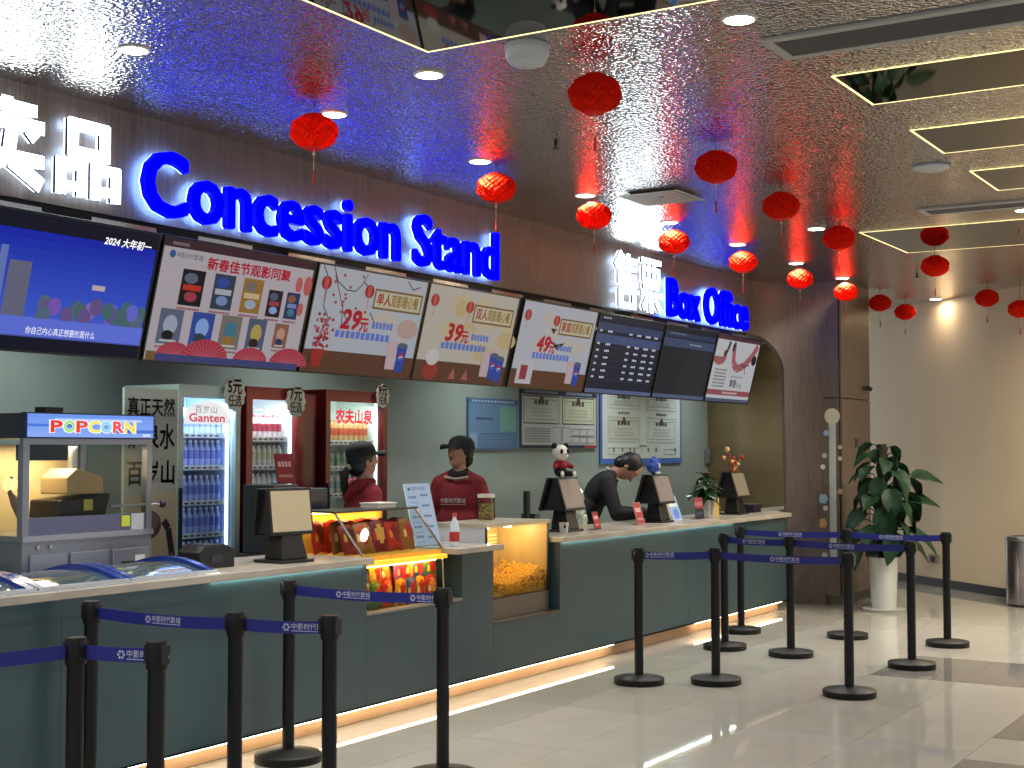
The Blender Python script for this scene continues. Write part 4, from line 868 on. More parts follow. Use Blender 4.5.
# ================================================================== fridges, banner, price tags
YF = 6.5
def fridge(x0, x1, z1, label, col, shelves, colors, name_paint, light=(.75, .88, 1), lit='dce8f4', fw=.045, hd=.055, sidep=None, n=9, bh=.2, power=5):
    t = thing('drinks_fridge', label, 'fridge', ((x0 + x1) / 2, YF + .3, 0))
    m = mat(col, .3, .1)
    for a in ((x0, x0 + fw), (x1 - fw, x1)): bx('side_wall', *a, YF + .02, YF + .46, .1, z1, m, t)
    bx('top', x0, x1, YF + .02, YF + .46, z1, z1 + .03, m, t); bx('base', x0, x1, YF + .02, YF + .46, 0, .1, M_DARK, t)
    bx('back', x0 + fw, x1 - fw, YF + .42, YF + .46, .1, z1, mat(lit, .5), t)
    d = MB()
    for a in ((x0, x0 + fw, .1, z1 + .03), (x1 - fw, x1, .1, z1 + .03), (x0 + fw, x1 - fw, .1, .2), (x0 + fw, x1 - fw, z1 - hd, z1 + .03)): d.box(a[0], a[1], YF - .03, YF + .018, a[2], a[3])
    for xa in ((x0 + fw, x0 + fw + .006), (x1 - fw - .006, x1 - fw)): bx('liner', *xa, YF + .022, YF + .42, .1, z1, mat(lit, .5), t)
    bx('liner', x0 + fw + .007, x1 - fw - .007, YF + .022, YF + .419, z1 - .006, z1 - .0005, mat(lit, .5), t)
    D = d.build('door', m, t)
    MB().add([(x0 + fw, YF, .2), (x1 - fw, YF, .2), (x1 - fw, YF, z1 - hd), (x0 + fw, YF, z1 - hd)], [(0, 1, 2, 3)]).build('pane', M_GLASS, D)
    MB().box(x0 + .008, x0 + .022, YF - .05, YF - .03, .9, 1.4).build('handle', M_DARK, D)
    for x in (x0 + fw + .012, x1 - fw - .012): bx('light_tube', x - .008, x + .008, YF + .03, YF + .045, .2, z1 - hd, mat('f4faff', .5, emit=2.6, ecol=light, key=('tube', light)), t)
    lamp('fridge_glow', 'AREA', ((x0 + x1) / 2, YF + .06, z1 - hd - .02), power, light, t, (x1 - x0) * .7, size_y=.06, rot=Matrix.Rotation(.35, 4, 'X'))
    for z in shelves:
        sh = bx('shelf', x0 + fw, x1 - fw, YF + .05, YF + .42, z - .012, z, mat('c8d0d8', .4), t); bx('price_rail', x0 + fw, x1 - fw, YF + .042, YF + .05, z - .022, z + .012, mat('d8dce0', .4), sh)
        mb = Canvas(); mb.rects([(.03 + .055 * k, .008, .035, .012) for k in range(int((x1 - x0 - 2 * fw - .05) / .055))], '4a4a50'); mb.build('price_print', sh, plane_M((x0 + fw, YF + .042, z - .02), (1, 0, 0), (0, 0, 1)))
    c = Canvas(name_paint[1]); name_paint[0](c, x1 - x0 - 2 * fw); c.build('door_sticker', D, plane_M((x0 + fw, YF - .001, z1 - hd), (1, 0, 0), (0, 0, 1)))
    return t
BM = {}
def drink(x, y, z, h, cols, label, group):
    k = (h, cols)
    if k not in BM:
        r = .0235; b = MB()
        b.lathe([(.0001, 0), (r, .002), (r, h * .3)], 10, None, 0); b.lathe([(r * 1.02, h * .3), (r * 1.02, h * .62)], 10, None, 1); b.lathe([(r, h * .62), (r, h * .7), (r * .5, h * .86), (r * .45, h * .9)], 10, None, 0); b.lathe([(r * .55, h * .9), (r * .55, h), (.0001, h)], 10, None, 2)
        BM[k] = b.mesh('drink_bottle', [mat(c, .25) for c in cols], 50)
    o = bpy.data.objects.new('drink_bottle', BM[k]); COL.objects.link(o); o.location = (x, y, z); tag(o, label, 'bottle', group)
def s_ganten(c, w):
    pts = [(w * .5 + w * .44 * math.cos(a), -.165 + .15 * math.sin(a) ** .8) for a in [PI * k / 24 for k in range(25)]]
    c.poly(pts, 'f6f6f8'); c.text('百岁山', w * .27, -.09, .055, '7a7a80', w=w * .42); c.text('Ganten', w * .16, -.15, .075, 'd84458', w=w * .68, bold=.02)
fridge(6.46, 7.03, 2.03, 'pale silver fridge full of water bottles lit blue white', '9cb0ac', [.66, .87, 1.09, 1.30, 1.53, 1.74], None, (s_ganten, .9), (.62, .78, 1), 'b8ccf4', power=9)
for si, z in enumerate([.87, 1.09, 1.30, 1.53, 1.74]):
    for k in range(9): drink(6.537 + .0515 * k, YF + .1, z, .175, ('a0b0e8', '747fcc', 'dce6ff'), 'blue tinted water bottle on shelf %s of the pale fridge' % ['five', 'four', 'three', 'two', 'one'][si], 'water bottles of fridge shelf %d' % (5 - si))
def s_yuanqi(c, w): c.text('元气森林', w * .1, -.15, .11, 'ffffff', w=w * .82, bold=.025)
f2 = fridge(7.09, 7.68, 2.04, 'red fridge with white Chinese characters on the door', '7c1c22', [.9, 1.12, 1.33, 1.525, 1.72], None, (s_yuanqi, 1.1), (.9, .96, 1), 'dce4ea', fw=.06, power=2.4)
bx('side_filler', 7.682, 7.89, YF + .03, YF + .6, 0, 2.04, mat('5c141c', .35), f2)
for si, (z, cols) in enumerate([(1.33, ('d8d8dc', 'e8e8ea', '1c1c20')), (1.525, ('d0d0c8', 'c8c0a0', '202024')), (1.72, ('d8c8cc', 'b03a50', 'c04a5c'))]):
    for k in range(8): drink(7.19 + .0525 * k, YF + .1, z, .165, cols, 'bottle with %s on shelf of the red fridge with white characters' % ['white label, third row', 'pale label, second row', 'red label, top row'][si], 'bottles of the first red fridge row %d' % (3 - si))
def s_nongfu(c, w): c.text('农夫山泉', w * .15, -.15, .115, 'f02c44', w=w * .68, bold=.03)
fridge(7.93, 8.67, 2.05, 'red fridge with red Chinese characters behind the worker in cap', '6a1a20', [.9, 1.11, 1.31, 1.51, 1.70], None, (s_nongfu, 1.0), (.9, 1, .96), 'cfdcd8', fw=.05, power=2.8)
for k in range(10): drink(8.01 + .06 * k, YF + .1, 1.70, .165, ('c8a06a', 'c85a3a', 'd8905a'), 'amber bottle with red label in the top row of the last fridge', 'bottles of the last fridge top row')
for k in range(8): drink(8.01 + .07 * k, YF + .1, 1.51, .12 if k else .16, ('8aa890', '6a9a7a', '3a6a5a') if k else ('c8a85a', 'd8b060', 'c8983a'), 'small green bottle in the second row of the last fridge' if k else 'amber bottle at the left end of the second row in the last fridge', 'green bottles of the last fridge' if k else None)
for k in range(8): drink(8.01 + .07 * k, YF + .1, 1.31, .16, ('b8c8c8', '8aa0a8', '5a6a70'), 'pale bottle in the third row of the last fridge', 'pale bottles of the last fridge')
def price_tag(u, v, a, label, sc=1):
    p = on(u, v, 1, YF - .06); t = thing('price_tag', label, 'price tag', (p.x, p.y, p.z - .1)); M = plane_M((p.x, p.y, p.z), (1, 0, 0), (0, 0, 1))
    MB().prism([((.1 + .006 * math.cos(2 * PI * k / 6)) * math.cos(2 * PI * k / 72) * sc, (.112 + .006 * math.cos(2 * PI * k / 6)) * math.sin(2 * PI * k / 72) * sc) for k in range(72)], -.004, 0, M).build('board', mat('b4b8ac', .5), t)
    MB().cyl((p.x, p.y + .004, p.z), (p.x, YF - .03, p.z), .006).build('peg', M_DARK, t)
    c = Canvas(); c.text(a, -.065 * sc, .01, .11 * sc, '7a1c20', w=.13 * sc, bold=.03); c.text('任选', -.062 * sc, -.075 * sc, .085 * sc, '7a1c20', w=.125 * sc, bold=.02); c.build('print', t, M)
price_tag(235, 394, '5元', 'scalloped price tag reading 5 yuan on the pale fridge corner'); price_tag(296, 401, '7元', 'scalloped price tag reading 7 yuan between the red fridges'); price_tag(383, 396, '9元', 'small scalloped price tag at the right corner of the last fridge', .8)
# banner left of the fridges
t = thing('standing_banner', 'tall grey advertising board with black Chinese characters behind the popcorn machine', 'banner', (6.2, 6.46, 0))
bx('board', 5.98, 6.42, 6.44, 6.46, .02, 2.02, mat('a2aca6', .5), t); bx('foot', 6.05, 6.38, 6.4, 6.55, 0, .02, M_DARK, t)
c = Canvas(); w = .44; c.rect(0, .02, w, 1.35, 'b8aa92'); c.text('真正天然', .025, 1.86, .12, '1c1c1e', w=.39, bold=.02); c.text('矿泉水', .025, 1.66, .17, '1c1c1e', w=.39, bold=.02); c.text('百岁山', .025, 1.44, .16, '1c1c1e', w=.39, bold=.02)
c.ell(.2, 1.18, .11, .09, '4a4048'); c.ell(.2, 1.2, .09, .06, '6a5a5c'); c.poly([(0, .7), (.38, .7), (.38, .86), (.28, .95), (.2, .9), (.08, .98), (.05, 1.06), (0, .98)], '2c2830')
c.line([(.36, .3), (.40, .6), (.41, .95), (.37, 1.15), (.33, 1.2)], .05, '201c34'); c.line([(.38, .4), (.41, .7), (.40, 1.0)], .012, '7a7490'); c.text('百岁山', .26, .9, .06, '2a2628', w=.1); c.build('print', t, plane_M((5.98, 6.44, .0), (1, 0, 0), (0, 0, 1)))

# ================================================================== boards on the back wall
def board(x0, x1, z0, z1, frame, label, paint, name='notice_board'):
    t = thing(name, label, 'notice board', ((x0 + x1) / 2, YB - .015, z0)); bx('panel', x0, x1, YB - .02, YB - .001, z0, z1, mat(frame, .4), t)
    c = Canvas(0, .3); paint(c, x1 - x0, z1 - z0); c.build('print', t, plane_M((x0, YB - .0205, z0), (1, 0, 0), (0, 0, 1)))
def cert(c, x, y, w, h, bg, fr):
    c.rect(x, y, w, h, fr); c.rect(x + .012, y + .012, w - .024, h - .024, bg); c.frame(x + .05, y + .04, w - .1, h - .08, .006, '6a7468'); c.ell(x + w * .5, y + h * .86, .04, .04, '5a3a34'); c.bars(x + w * .3, y + h * .68, w * .4, .05, 4, '4a4a46'); 
    for k in range(3): c.bars(x + w * .2, y + h * (.5 - .12 * k), w * .6, .018, 12, '98a298')
def p_b1(c, w, h):
    c.rect(.015, .015, w - .03, h - .03, '5a7a9c'); c.rect(0, h * .9, w, h * .1, '3c5a80'); c.bars(.06, h * .925, w - .12, h * .04, 14, '9ab0c8'); c.rect(w * .62, h * .36, w * .34, h * .5, '6a9a90'); c.bars(w * .16, h * .58, w * .34, h * .05, 6, '2c4058'); c.rect(w * .2, h * .05, w * .76, h * .27, '4a6a90'); c.rect(w * .03, h * .05, w * .14, h * .27, '7a94ac')
    for k in range(5): c.bars(w * .24, h * (.08 + .045 * k), w * .66, .012, 20, '6a88a8')
def p_b2(c, w, h):
    c.rect(.02, .02, w - .04, h - .04, 'b4b8b8'); c.rect(0, h * .88, w, h * .12, '2c3448'); c.bars(.08, h * .91, w * .42, h * .045, 14, '8a94a8'); c.bars(w * .58, h * .91, w * .36, h * .045, 10, '8a94a8')
    cert(c, w * .03, h * .4, w * .45, h * .47, 'aeb8b4', '343c4c'); cert(c, w * .52, h * .4, w * .44, h * .47, 'b6bca4', '343c4c')
    for k in range(6): c.bars(w * .04, h * (.1 + .042 * k), w * .33, .016, 20, '7a8088')
    for x in (.4, .52): c.frame(w * x, h * .08, w * .11, h * .27, .006, '6a7078')
    for k in range(3):
        for j in range(2): c.frame(w * (.65 + .105 * k), h * (.08 + .13 * j), w * .1, h * .12, .006, '6a7078')
    c.rect(0, 0, w, h * .05, '2c3448'); c.rect(w * .82, 0, w * .18, h * .05, '8a3a3c')
def p_b3(c, w, h):
    c.rect(.05, .06, w - .1, h - .08, 'bcc6c4')
    for x in (.08, .54):
        cert(c, w * x, h * .3, w * .38, h * .37, 'b2bab0' if x < .5 else 'b8c4c4', '98a29c'); cert(c, w * x, h * .78, w * .38, h * .22, 'b4c2c0', '98a29c'); c.bars(w * (x + .12), h * .71, w * .14, h * .035, 4, '5a6660')
    c.bars(w * .45, h * .245, w * .1, h * .025, 3, '5a6660'); c.frame(w * .08, h * .13, w * .4, h * .1, .006, '7a8680'); c.frame(w * .76, h * .13, w * .16, h * .08, .006, '7a8680')
    for x in (.14, .24, .33, .38, .55, .65, .9): c.rect(w * x, h * .17, .03, .05, '4a5450')
K = (YB / 7.1)
board(10.72 * K, 11.6 * K, 1.645, 2.13, '4a6a90', 'blue notice board with a green field on the back wall', p_b1); board(11.65 * K, 13.21 * K, 1.66, 2.27, '343c4c', 'white notice board with two certificates and a dark border', p_b2); board(13.29 * K, 15.36 * K, 1.485, 2.27, '3f66a8', 'large white notice board with a blue frame above the bent man', p_b3)
t = thing('wall_switch', 'grey switch box on the back wall by the bronze panel', 'switch', (16.05, YB, 1.5)); p = on(709, 456, 1, YB - .02); place(t, (p.x, YB, p.z - .08)); bx('box_body', p.x - .1, p.x + .1, YB - .03, YB - .001, p.z - .09, p.z + .09, mat('6a7472', .5), t, .004); bx('rocker', p.x - .05, p.x + .05, YB - .035, YB - .03, p.z - .05, p.z + .05, mat('5c6664', .4), t)

# ================================================================== pillar fittings
t = thing('height_chart', 'pale height chart strip with stickers on the pillar', 'height chart', (14.5, 4.93, .5)); MP = plane_M((14.499, 4.965, .5), (0, -1, 0), (0, 0, 1))
MB().box(0, .075, 0, 1.42, 0, .003, MP).build('strip', mat('b4bcb8', .5), t)
c = Canvas(); c.rects([(0, .03 + .02 * k, .03 if k % 5 else .05, .003) for k in range(68)], '7a8684'); c.build('scale_print', t, MP @ Matrix.Translation((0, 0, .003)))
for x, y, r, co in ((-.03, 1.32, .03, '8aa0c8'), (-.05, 1.08, .028, 'b8b49a'), (-.07, .96, .026, 'c8c4b4'), (.12, 1.17, .022, 'c8bcae'), (.12, 1.05, .022, 'c8bcae'), (-.07, .62, .05, '8ab0c0'), (-.045, .52, .028, 'd0ccc0'), (-.08, .36, .05, 'b08a50'), (.13, .14, .045, 'b8a890'), (-.06, .02, .03, 'c0bcb0'), (.12, .7, .03, 'a88a70')):
    MB().prism([(x + r * (1 + .12 * math.cos(6 * a)) * math.cos(a), y + r * (1 + .12 * math.cos(6 * a)) * math.sin(a)) for a in [2 * PI * k / 24 for k in range(24)]], 0, .002, MP).build('sticker', mat(co, .5), t)
MB().prism([(.0375 + .085 * math.cos(a), 1.5 + .085 * math.sin(a)) for a in [2 * PI * k / 28 for k in range(28)]], 0, .002, MP).build('sticker', mat('c8c4a8', .5), t)
p = on(857, 443, 1, 4.83); t = thing('wall_plate', 'small dark square plate on the pillar side', 'switch', (p.x, 4.83, p.z - .05)); bx('plate', p.x - .06, p.x + .06, 4.82, 4.83, p.z - .05, p.z + .05, mat('3a3230', .4), t, .003); bx('button', p.x - .025, p.x + .025, 4.816, 4.82, p.z - .02, p.z + .02, mat('55504c', .4), t)
p = on(866, 388, 1, 4.80); t = thing('security_camera', 'tiny dark camera on the upper pillar edge', 'camera', (p.x, 4.82, p.z)); MB().cyl((p.x, 4.83, p.z), (p.x, 4.79, p.z), .03).build('mount', mat('4a4644', .4), t, 40); MB().cyl((p.x - .02, 4.78, p.z), (p.x + .06, 4.77, p.z - .01), .026).build('lens_body', M_BLACK, t, 40)

# ================================================================== big plant and bin
pp = on(884, 611, 2, 0); t = thing('potted_tree', 'tall big leafed green plant in a white pot by the pillar', 'plant', (pp.x, pp.y, 0)); X, Y = pp.x, pp.y
MB().lathe([(.0001, .0), (.2, .0), (.215, .03), (.19, .03), (.0001, .03)], 28, None, 0, X, Y).build('saucer', mat('b8bab8', .3), t, 40)
MB().lathe([(.0001, .03), (.12, .03), (.125, .05), (.135, .3), (.145, .5), (.155, .53), (.155, .55), (.135, .55), (.13, .5), (.0001, .5)], 28, None, 0, X, Y).build('pot', mat('c4c8c6', .3), t, 40)
MB().cyl((X, Y, .5), (X, Y, 1.70), .055, .05, 12).build('moss_pole', noise_mat('moss', '1c1a14', '2e2a1e', 20, .9), t, 40)
BL = [leaf_mesh('leaf', .30, .24, M_LEAF2, .35), leaf_mesh('leaf', .34, .26, M_LEAF2, .3)]
random.seed(11)
for k in range(46):
    f = k / 45; z = .62 + 1.02 * f; a = k * 2.399 + .4; rad = .06 + .20 * (1 - f) * random.uniform(.5, 1.25) + .04; sc = (1.15 - .5 * f) * random.uniform(.85, 1.1)
    e = Vector((X + math.cos(a) * rad, Y + math.sin(a) * rad, z + .06)); stem = MB().tube([(X + .04 * math.cos(a), Y + .04 * math.sin(a), z - .04), (X + rad * .6 * math.cos(a), Y + rad * .6 * math.sin(a), z + .05), e], .006, 6).build('stalk', M_LEAF2, t)
    add_leaf(BL[k % 2], t, e, a + random.uniform(-.3, .3), random.uniform(-1.25, -.25), random.uniform(-.5, .5), sc)
for hx, z, r in ((RV * .30 + Vector((0, 0, 0)), 1.36, .0), (RV * .26, 1.12, 0)):
    e = Vector((X, Y, z)) + hx; MB().tube([(X, Y, z - .1), e], .006, 6).build('stalk', M_LEAF2, t); add_leaf(BL[1], t, e, math.atan2(RV.y, RV.x), .05, .5, 1.0); add_leaf(BL[0], t, e - hx * .2, math.atan2(RV.y, RV.x) + .5, -.5, .2, 1)
bp = on(1027, 606, 2, 0); t = thing('litter_bin', 'round stainless steel litter bin at the right edge before the beige wall', 'bin', (bp.x, bp.y, 0)); X, Y = bp.x, bp.y
MB().lathe([(.0001, .0), (.2, .0), (.2, .025)], 40, None, 0, X, Y).build('foot_ring', M_BLACK, t, 40)
MB().lathe([(.205, .025), (.205, .70), (.0001, .70)], 48, None, 0, X, Y).build('body', noise_mat('binsteel', '9c98a0', 'b4b0b4', 4, .2, 1), t, 40)
MB().lathe([(.208, .69), (.212, .71), (.205, .73), (.15, .735), (.15, .70)], 48, None, 0, X, Y).build('rim', M_STEEL, t, 40)
an = math.atan2(-Y, -X) ; mb = MB()
for k in range(13):
    a = an - .1 + .075 * k; mb.v += [Vector((X + .207 * math.cos(a), Y + .207 * math.sin(a), z)) for z in (.05, .66)]
for k in range(12): mb.f.append((2 * k, 2 * k + 2, 2 * k + 3, 2 * k + 1)); mb.m.append(0)
dp = mb.build('poster', noise_mat('binposter', '8a9aa8', 'a87a8a', 3, .4), t)
def on_bin(lx, z): a = an + .02 + lx / .208; return (X + .2085 * math.cos(a), Y + .2085 * math.sin(a), z)
mb = MB(); tri = [(.03, .40), (.13, .40), (.08, .48)]
for i in range(3):
    p0, p1 = tri[i], tri[(i + 1) % 3]; mb.tube([on_bin(p0[0] + (p1[0] - p0[0]) * f, p0[1] + (p1[1] - p0[1]) * f) for f in (.08, .35, .65, .92)], .006, 6)
mb.build('recycling_mark', M_BLACK, t)
p = on(935, 558, 0, 17.2); q = A + dv * ((Vector((p.x, p.y, 0)) - A).dot(dv)); 
# wall socket low on the beige wall
best = min((A + dv * (k * .02) for k in range(0, 120)), key=lambda P_: abs((((P_ + Vector((0, 0, .3))) - C0).dot(RV)) / ((P_ + Vector((0, 0, .3))) - C0).dot(FV) * FPX + 512 - 935))
t = thing('wall_socket', 'small black and silver socket low on the beige wall', 'socket', (best.x, best.y, .3)); w0 = best + nv * .001
MB().box(-.09, .09, 0, .03, -.05, .05, Matrix.Translation((w0.x, w0.y, .33)) @ Matrix.Rotation(math.atan2(dv.y, dv.x) + PI, 4, 'Z') @ Matrix.Translation((0, 0, 0)) if False else plane_M((w0.x, w0.y, .33), -dv if dv.dot(RV) < 0 else dv, (0, 0, 1)) @ Matrix.Rotation(-PI / 2, 4, 'X') @ Matrix.Translation((0, -.03, 0))).build('plate', mat('8c8478', .4), t)
MB().cyl(w0 + Vector((0, 0, .33)) + nv * .0, w0 + Vector((0, 0, .33)) + nv * .045, .035).build('cover', M_BLACK, t, 40)

# ================================================================== queue posts with belts
PH = .95
ST = {1: (3.59, 4.105), 2: (3.669, 3.77), 3: (4.478, 5.02), 4: (4.497, 4.155), 5: (5.745, 4.93), 6: (4.623, 3.745), 7: (5.819, 3.992), 8: (9.019, 4.499), 9: (9.306, 4.034), 10: (10.941, 4.659), 11: (12.0, 4.95), 12: (10.846, 4.048), 13: (9.304, 3.062), 14: (12.151, 4.011), 15: (10.755, 3.05), 16: (12.097, 3.127), 17: (2.6, 4.5)}
LB = {1: 'black queue post near the left edge in front of the freezer', 2: 'nearest short looking black queue post, second at the lower left', 3: 'black queue post half hidden behind another at the lower left', 4: 'black queue post at lower left holding two belt ends', 5: 'black queue post standing left on the round base close to the counter', 6: 'black queue post in front of the lit foot strip at lower left centre', 7: 'black queue post cut by the lower edge in front of the snack case',
      8: 'black queue post leftmost of the far group', 9: 'black queue post of the far group, front row, second from the left', 10: 'black queue post of the far group, middle row, next to the counter', 11: 'black queue post of the far group standing closest to the counter end', 12: 'black queue post in the middle row before the counter end', 13: 'black queue post standing nearest in the far group with big base', 14: 'black queue post of the back row hidden behind the nearest far post', 15: 'black queue post in front of the white plant pot', 16: 'rightmost black queue post before the beige wall', 17: 'black queue post outside the left picture edge'}
for k_ in range(8, 17): ST[k_] = (ST[k_][0] * .99, ST[k_][1] * .99)
proto = thing('queue_post', '', '', (0, 0, 0))
MB().lathe([(.0001, 0), (.174, 0), (.177, .005), (.177, .04), (.17, .046), (.05, .062), (.036, .066)], 40).build('base', mat('0d0d0f', .5, spec=.3), proto, 35)
MB().lathe([(.032, .05), (.032, PH - .095)], 24).build('post', mat('0b0b0e', .4, spec=.3), proto, 40)
MB().lathe([(.037, PH - .1), (.039, PH - .095), (.039, PH - .004), (.036, PH), (.0001, PH)], 24).build('head', mat('0b0b0e', .4, spec=.3), proto, 40)
for sy in (-1, 1):
    MB().box(-.02, .02, sy * .036, sy * .046, PH - .08, PH - .015).build('belt_clip', M_BLACK, proto)
M_BELT = mat('141c78', .6); posts = {}
for i in sorted(ST):
    o = proto if not posts else copy_tree(proto); posts[i] = o; tag(o, LB[i], 'queue post', 'black belt queue posts'); place(o, (ST[i][0], ST[i][1], 0))
def belt(a, b, logo=None):
    p = Vector((*ST[a], 0)); q = Vector((*ST[b], 0)); d = (q - p).normalized(); L = (q - p).length; z0, z1 = PH - .078, PH - .026
    posts[a].rotation_euler.z = 0
    M = plane_M((p.x, p.y, 0), d, (0, 0, 1)); n = 12; mb = MB(); vs = []
    s0, s1 = .038, L - .038
    for k in range(n + 1):
        f = k / n; sg = -.012 * 4 * f * (1 - f) * min(1, L); x = s0 + (s1 - s0) * f
        vs += [(x, z0 + sg, -.001), (x, z1 + sg, -.001), (x, z0 + sg, .001), (x, z1 + sg, .001)]
    fs = []
    for k in range(n): a_ = 4 * k; b_ = a_ + 4; fs += [(a_ + 2, b_ + 2, b_ + 3, a_ + 3), (a_, a_ + 1, b_ + 1, b_), (a_ + 1, a_ + 3, b_ + 3, b_ + 1), (a_, b_, b_ + 2, a_ + 2)]
    mb.add(vs, fs, M); B_ = mb.build('belt', M_BELT, posts[a])
    # logo and name print on the side that faces the visitors
    for f in (logo or ()):
        xx = s0 + (s1 - s0) * f; sg = -.012 * 4 * f * (1 - f) * min(1, L) + z0
        for side in (1, -1):
            c = Canvas(); MM = M if side == 1 else M @ Matrix.Rotation(PI, 4, 'Y')
            bxx = xx if side == 1 else -xx - .22
            for k in range(6):
                a0 = PI / 6 + k * PI / 3; c.poly([(bxx + .018 + .003 * math.cos(a0 + .52) + .014 * r_ * math.cos(a0 + da), sg + .027 + .003 * math.sin(a0 + .52) + .014 * r_ * math.sin(a0 + da)) for r_, da in ((.15, .52), (1, .1), (1, .95))], 'c8cce0')
            c.text('中影时代影城', bxx + .042, sg + .020, .030, 'c8cce0', w=.17, res=1); c.rect(bxx + .042, sg + .010, .17, .004, 'a0a8cc')
            c.build('belt_print', B_, MM @ Matrix.Translation((0, 0, .001)))
belt(17, 1); belt(1, 2, (.52,)); belt(3, 4, (.38,)); belt(4, 6, (.5,)); belt(5, 7, (.3, .82)); belt(8, 9, (.0,)); belt(9, 13, (.42,)); belt(10, 12, (.25,)); belt(12, 15, (.32,)); belt(11, 14, (.35,)); belt(14, 16, (.32,))

# ================================================================== people
M_SKIN = mat('b98a72', .55); M_HAIR = mat('120f10', .5)
def Rz(a): return Matrix.Rotation(a, 4, 'Z')
def person(name_label, loc, heading, H=1.62, lean=0.0, head_pitch=0.0, head_yaw=0.0, top_col='7c1c22', pants='1c1e26', arms='down', cap=True, hair='short'):
    t = thing('person', name_label, 'person', loc, heading); T = WM[t.name]; s = H / 1.65
    Lm = Matrix.Translation((0, 0, .92 * s)) @ Matrix.Rotation(lean, 4, 'Y') @ Matrix.Translation((0, 0, -.92 * s))
    U_ = lambda x, y, z: T @ (Lm @ Vector((x * s, y * s, z * s)))          # upper body
    D_ = lambda x, y, z: T @ Vector((x * s, y * s, z * s))
    neck = Vector((.0, 0, 1.40 * s)); Hm = Lm @ Matrix.Translation(neck) @ Matrix.Rotation(head_yaw, 4, 'Z') @ Matrix.Rotation(head_pitch, 4, 'Y') @ Matrix.Translation(-neck)
    Hh = lambda x, y, z: T @ (Hm @ Vector((x * s, y * s, z * s)))
    RH = (T @ Hm).to_3x3(); RU = (T @ Lm).to_3x3()
    # limbs
    if arms == 'down': el = {1: (-.02, .225, 1.06), -1: (-.02, -.225, 1.06)}; ha = {1: (.12, .21, .84), -1: (.12, -.21, .84)}
    elif arms == 'fold': el = {1: (.05, .26, 1.08), -1: (.05, -.26, 1.08)}; ha = {1: (.27, .1, 1.04), -1: (.27, -.12, 1.06)}
    elif arms == 'lean': el = {1: (.22, .25, 1.13), -1: (.22, -.25, 1.13)}; ha = {1: (.45, .13, 1.29), -1: (.45, -.13, 1.29)}
    else: el = {1: (.18, .25, 1.10), -1: (.18, -.25, 1.10)}; ha = {1: (.36, .14, .98), -1: (.36, -.14, .98)}
    body = [('e', Hh(.015, 0, 1.545), (.098 * s, .076 * s, .112 * s), RH), ('e', Hh(.035, 0, 1.49), (.066 * s, .056 * s, .066 * s), RH), ('c', U_(0, 0, 1.33), .055 * s, Hh(.0, 0, 1.46), .05 * s),
            ('e', U_(0, 0, 1.19), (.09 * s, .125 * s, .18 * s), RU), ('e', U_(0, 0, 1.0), (.09 * s, .13 * s, .14 * s), RU), ('c', Hh(.1, 0, 1.54), .009 * s, Hh(.122, 0, 1.513), .014 * s)]
    for e in (1, -1):
        body += [('c', U_(0, e * .13, 1.295), .045 * s, U_(*el[e]), .038 * s), ('c', U_(*el[e]), .038 * s, U_(*ha[e]), .027 * s), ('e', Hh(-.005, e * .077, 1.535), (.02 * s, .01 * s, .03 * s), RH),
                 ('c', D_(0, e * .09, .9), .085 * s, D_(.02, e * .1, .48), .06 * s), ('c', D_(.02, e * .1, .48), .055 * s, D_(0, e * .1, .09), .035 * s), ('c', D_(-.03, e * .1, .05), .035 * s, D_(.13, e * .11, .035), .03 * s)]
        h = Vector(ha[e]); d = (h - Vector(el[e])).normalized(); side = Vector((-d.y, d.x, 0)); side = side.normalized() if side.length > .1 else Vector((0, 1, 0)); pm_ = h + d * .05
        body.append(('c', U_(*h), .024 * s, U_(*pm_), .03 * s))
        for q, (off, ln) in enumerate(((-.03, .07), (-.01, .082), (.01, .078), (.03, .06))):
            a = pm_ + side * off + d * .02; b = a + d * ln * .55; c2 = b + d * ln * .35 + Vector((0, 0, -.02)); body += [('c', U_(*a), .0095 * s, U_(*b), .009 * s), ('c', U_(*b), .009 * s, U_(*c2), .0075 * s)]
        a = h + side * (-e * .03) + d * .01; b = a + side * (-e * .03) + d * .035; body.append(('c', U_(*a), .012 * s, U_(*b), .009 * s))
    bo = blob('body', body, M_SKIN, t, .0085, 3)
    sh = [('e', U_(0, 0, 1.21), (.125 * s, .165 * s, .19 * s), RU), ('e', U_(0, 0, 1.02), (.125 * s, .165 * s, .17 * s), RU), ('c', U_(0, .05, 1.36), .06 * s, U_(0, .13, 1.32), .062 * s), ('c', U_(0, -.05, 1.36), .06 * s, U_(0, -.13, 1.32), .062 * s)]
    for e in (1, -1):
        w = Vector(ha[e]) + (Vector(el[e]) - Vector(ha[e])) * .15; sh += [('c', U_(0, e * .145, 1.305), .07 * s, U_(*el[e]), .058 * s), ('c', U_(*el[e]), .058 * s, U_(*w), .043 * s)]
    top_ = blob('sweatshirt', sh, mat(top_col, .85), t, .013, 6)
    blob('trousers', [('e', D_(0, 0, .92), (.125 * s, .17 * s, .12 * s))] + [x for e in (1, -1) for x in (('c', D_(0, e * .09, .88), .1 * s, D_(.02, e * .1, .48), .075 * s), ('c', D_(.02, e * .1, .48), .07 * s, D_(0, e * .1, .1), .06 * s))], mat(pants, .85), t, .015, 5)
    for e in (1, -1): blob('shoe', [('c', D_(-.04, e * .1, .045), .044 * s, D_(.14, e * .11, .04), .04 * s)], M_DARK, t, .012, 3)
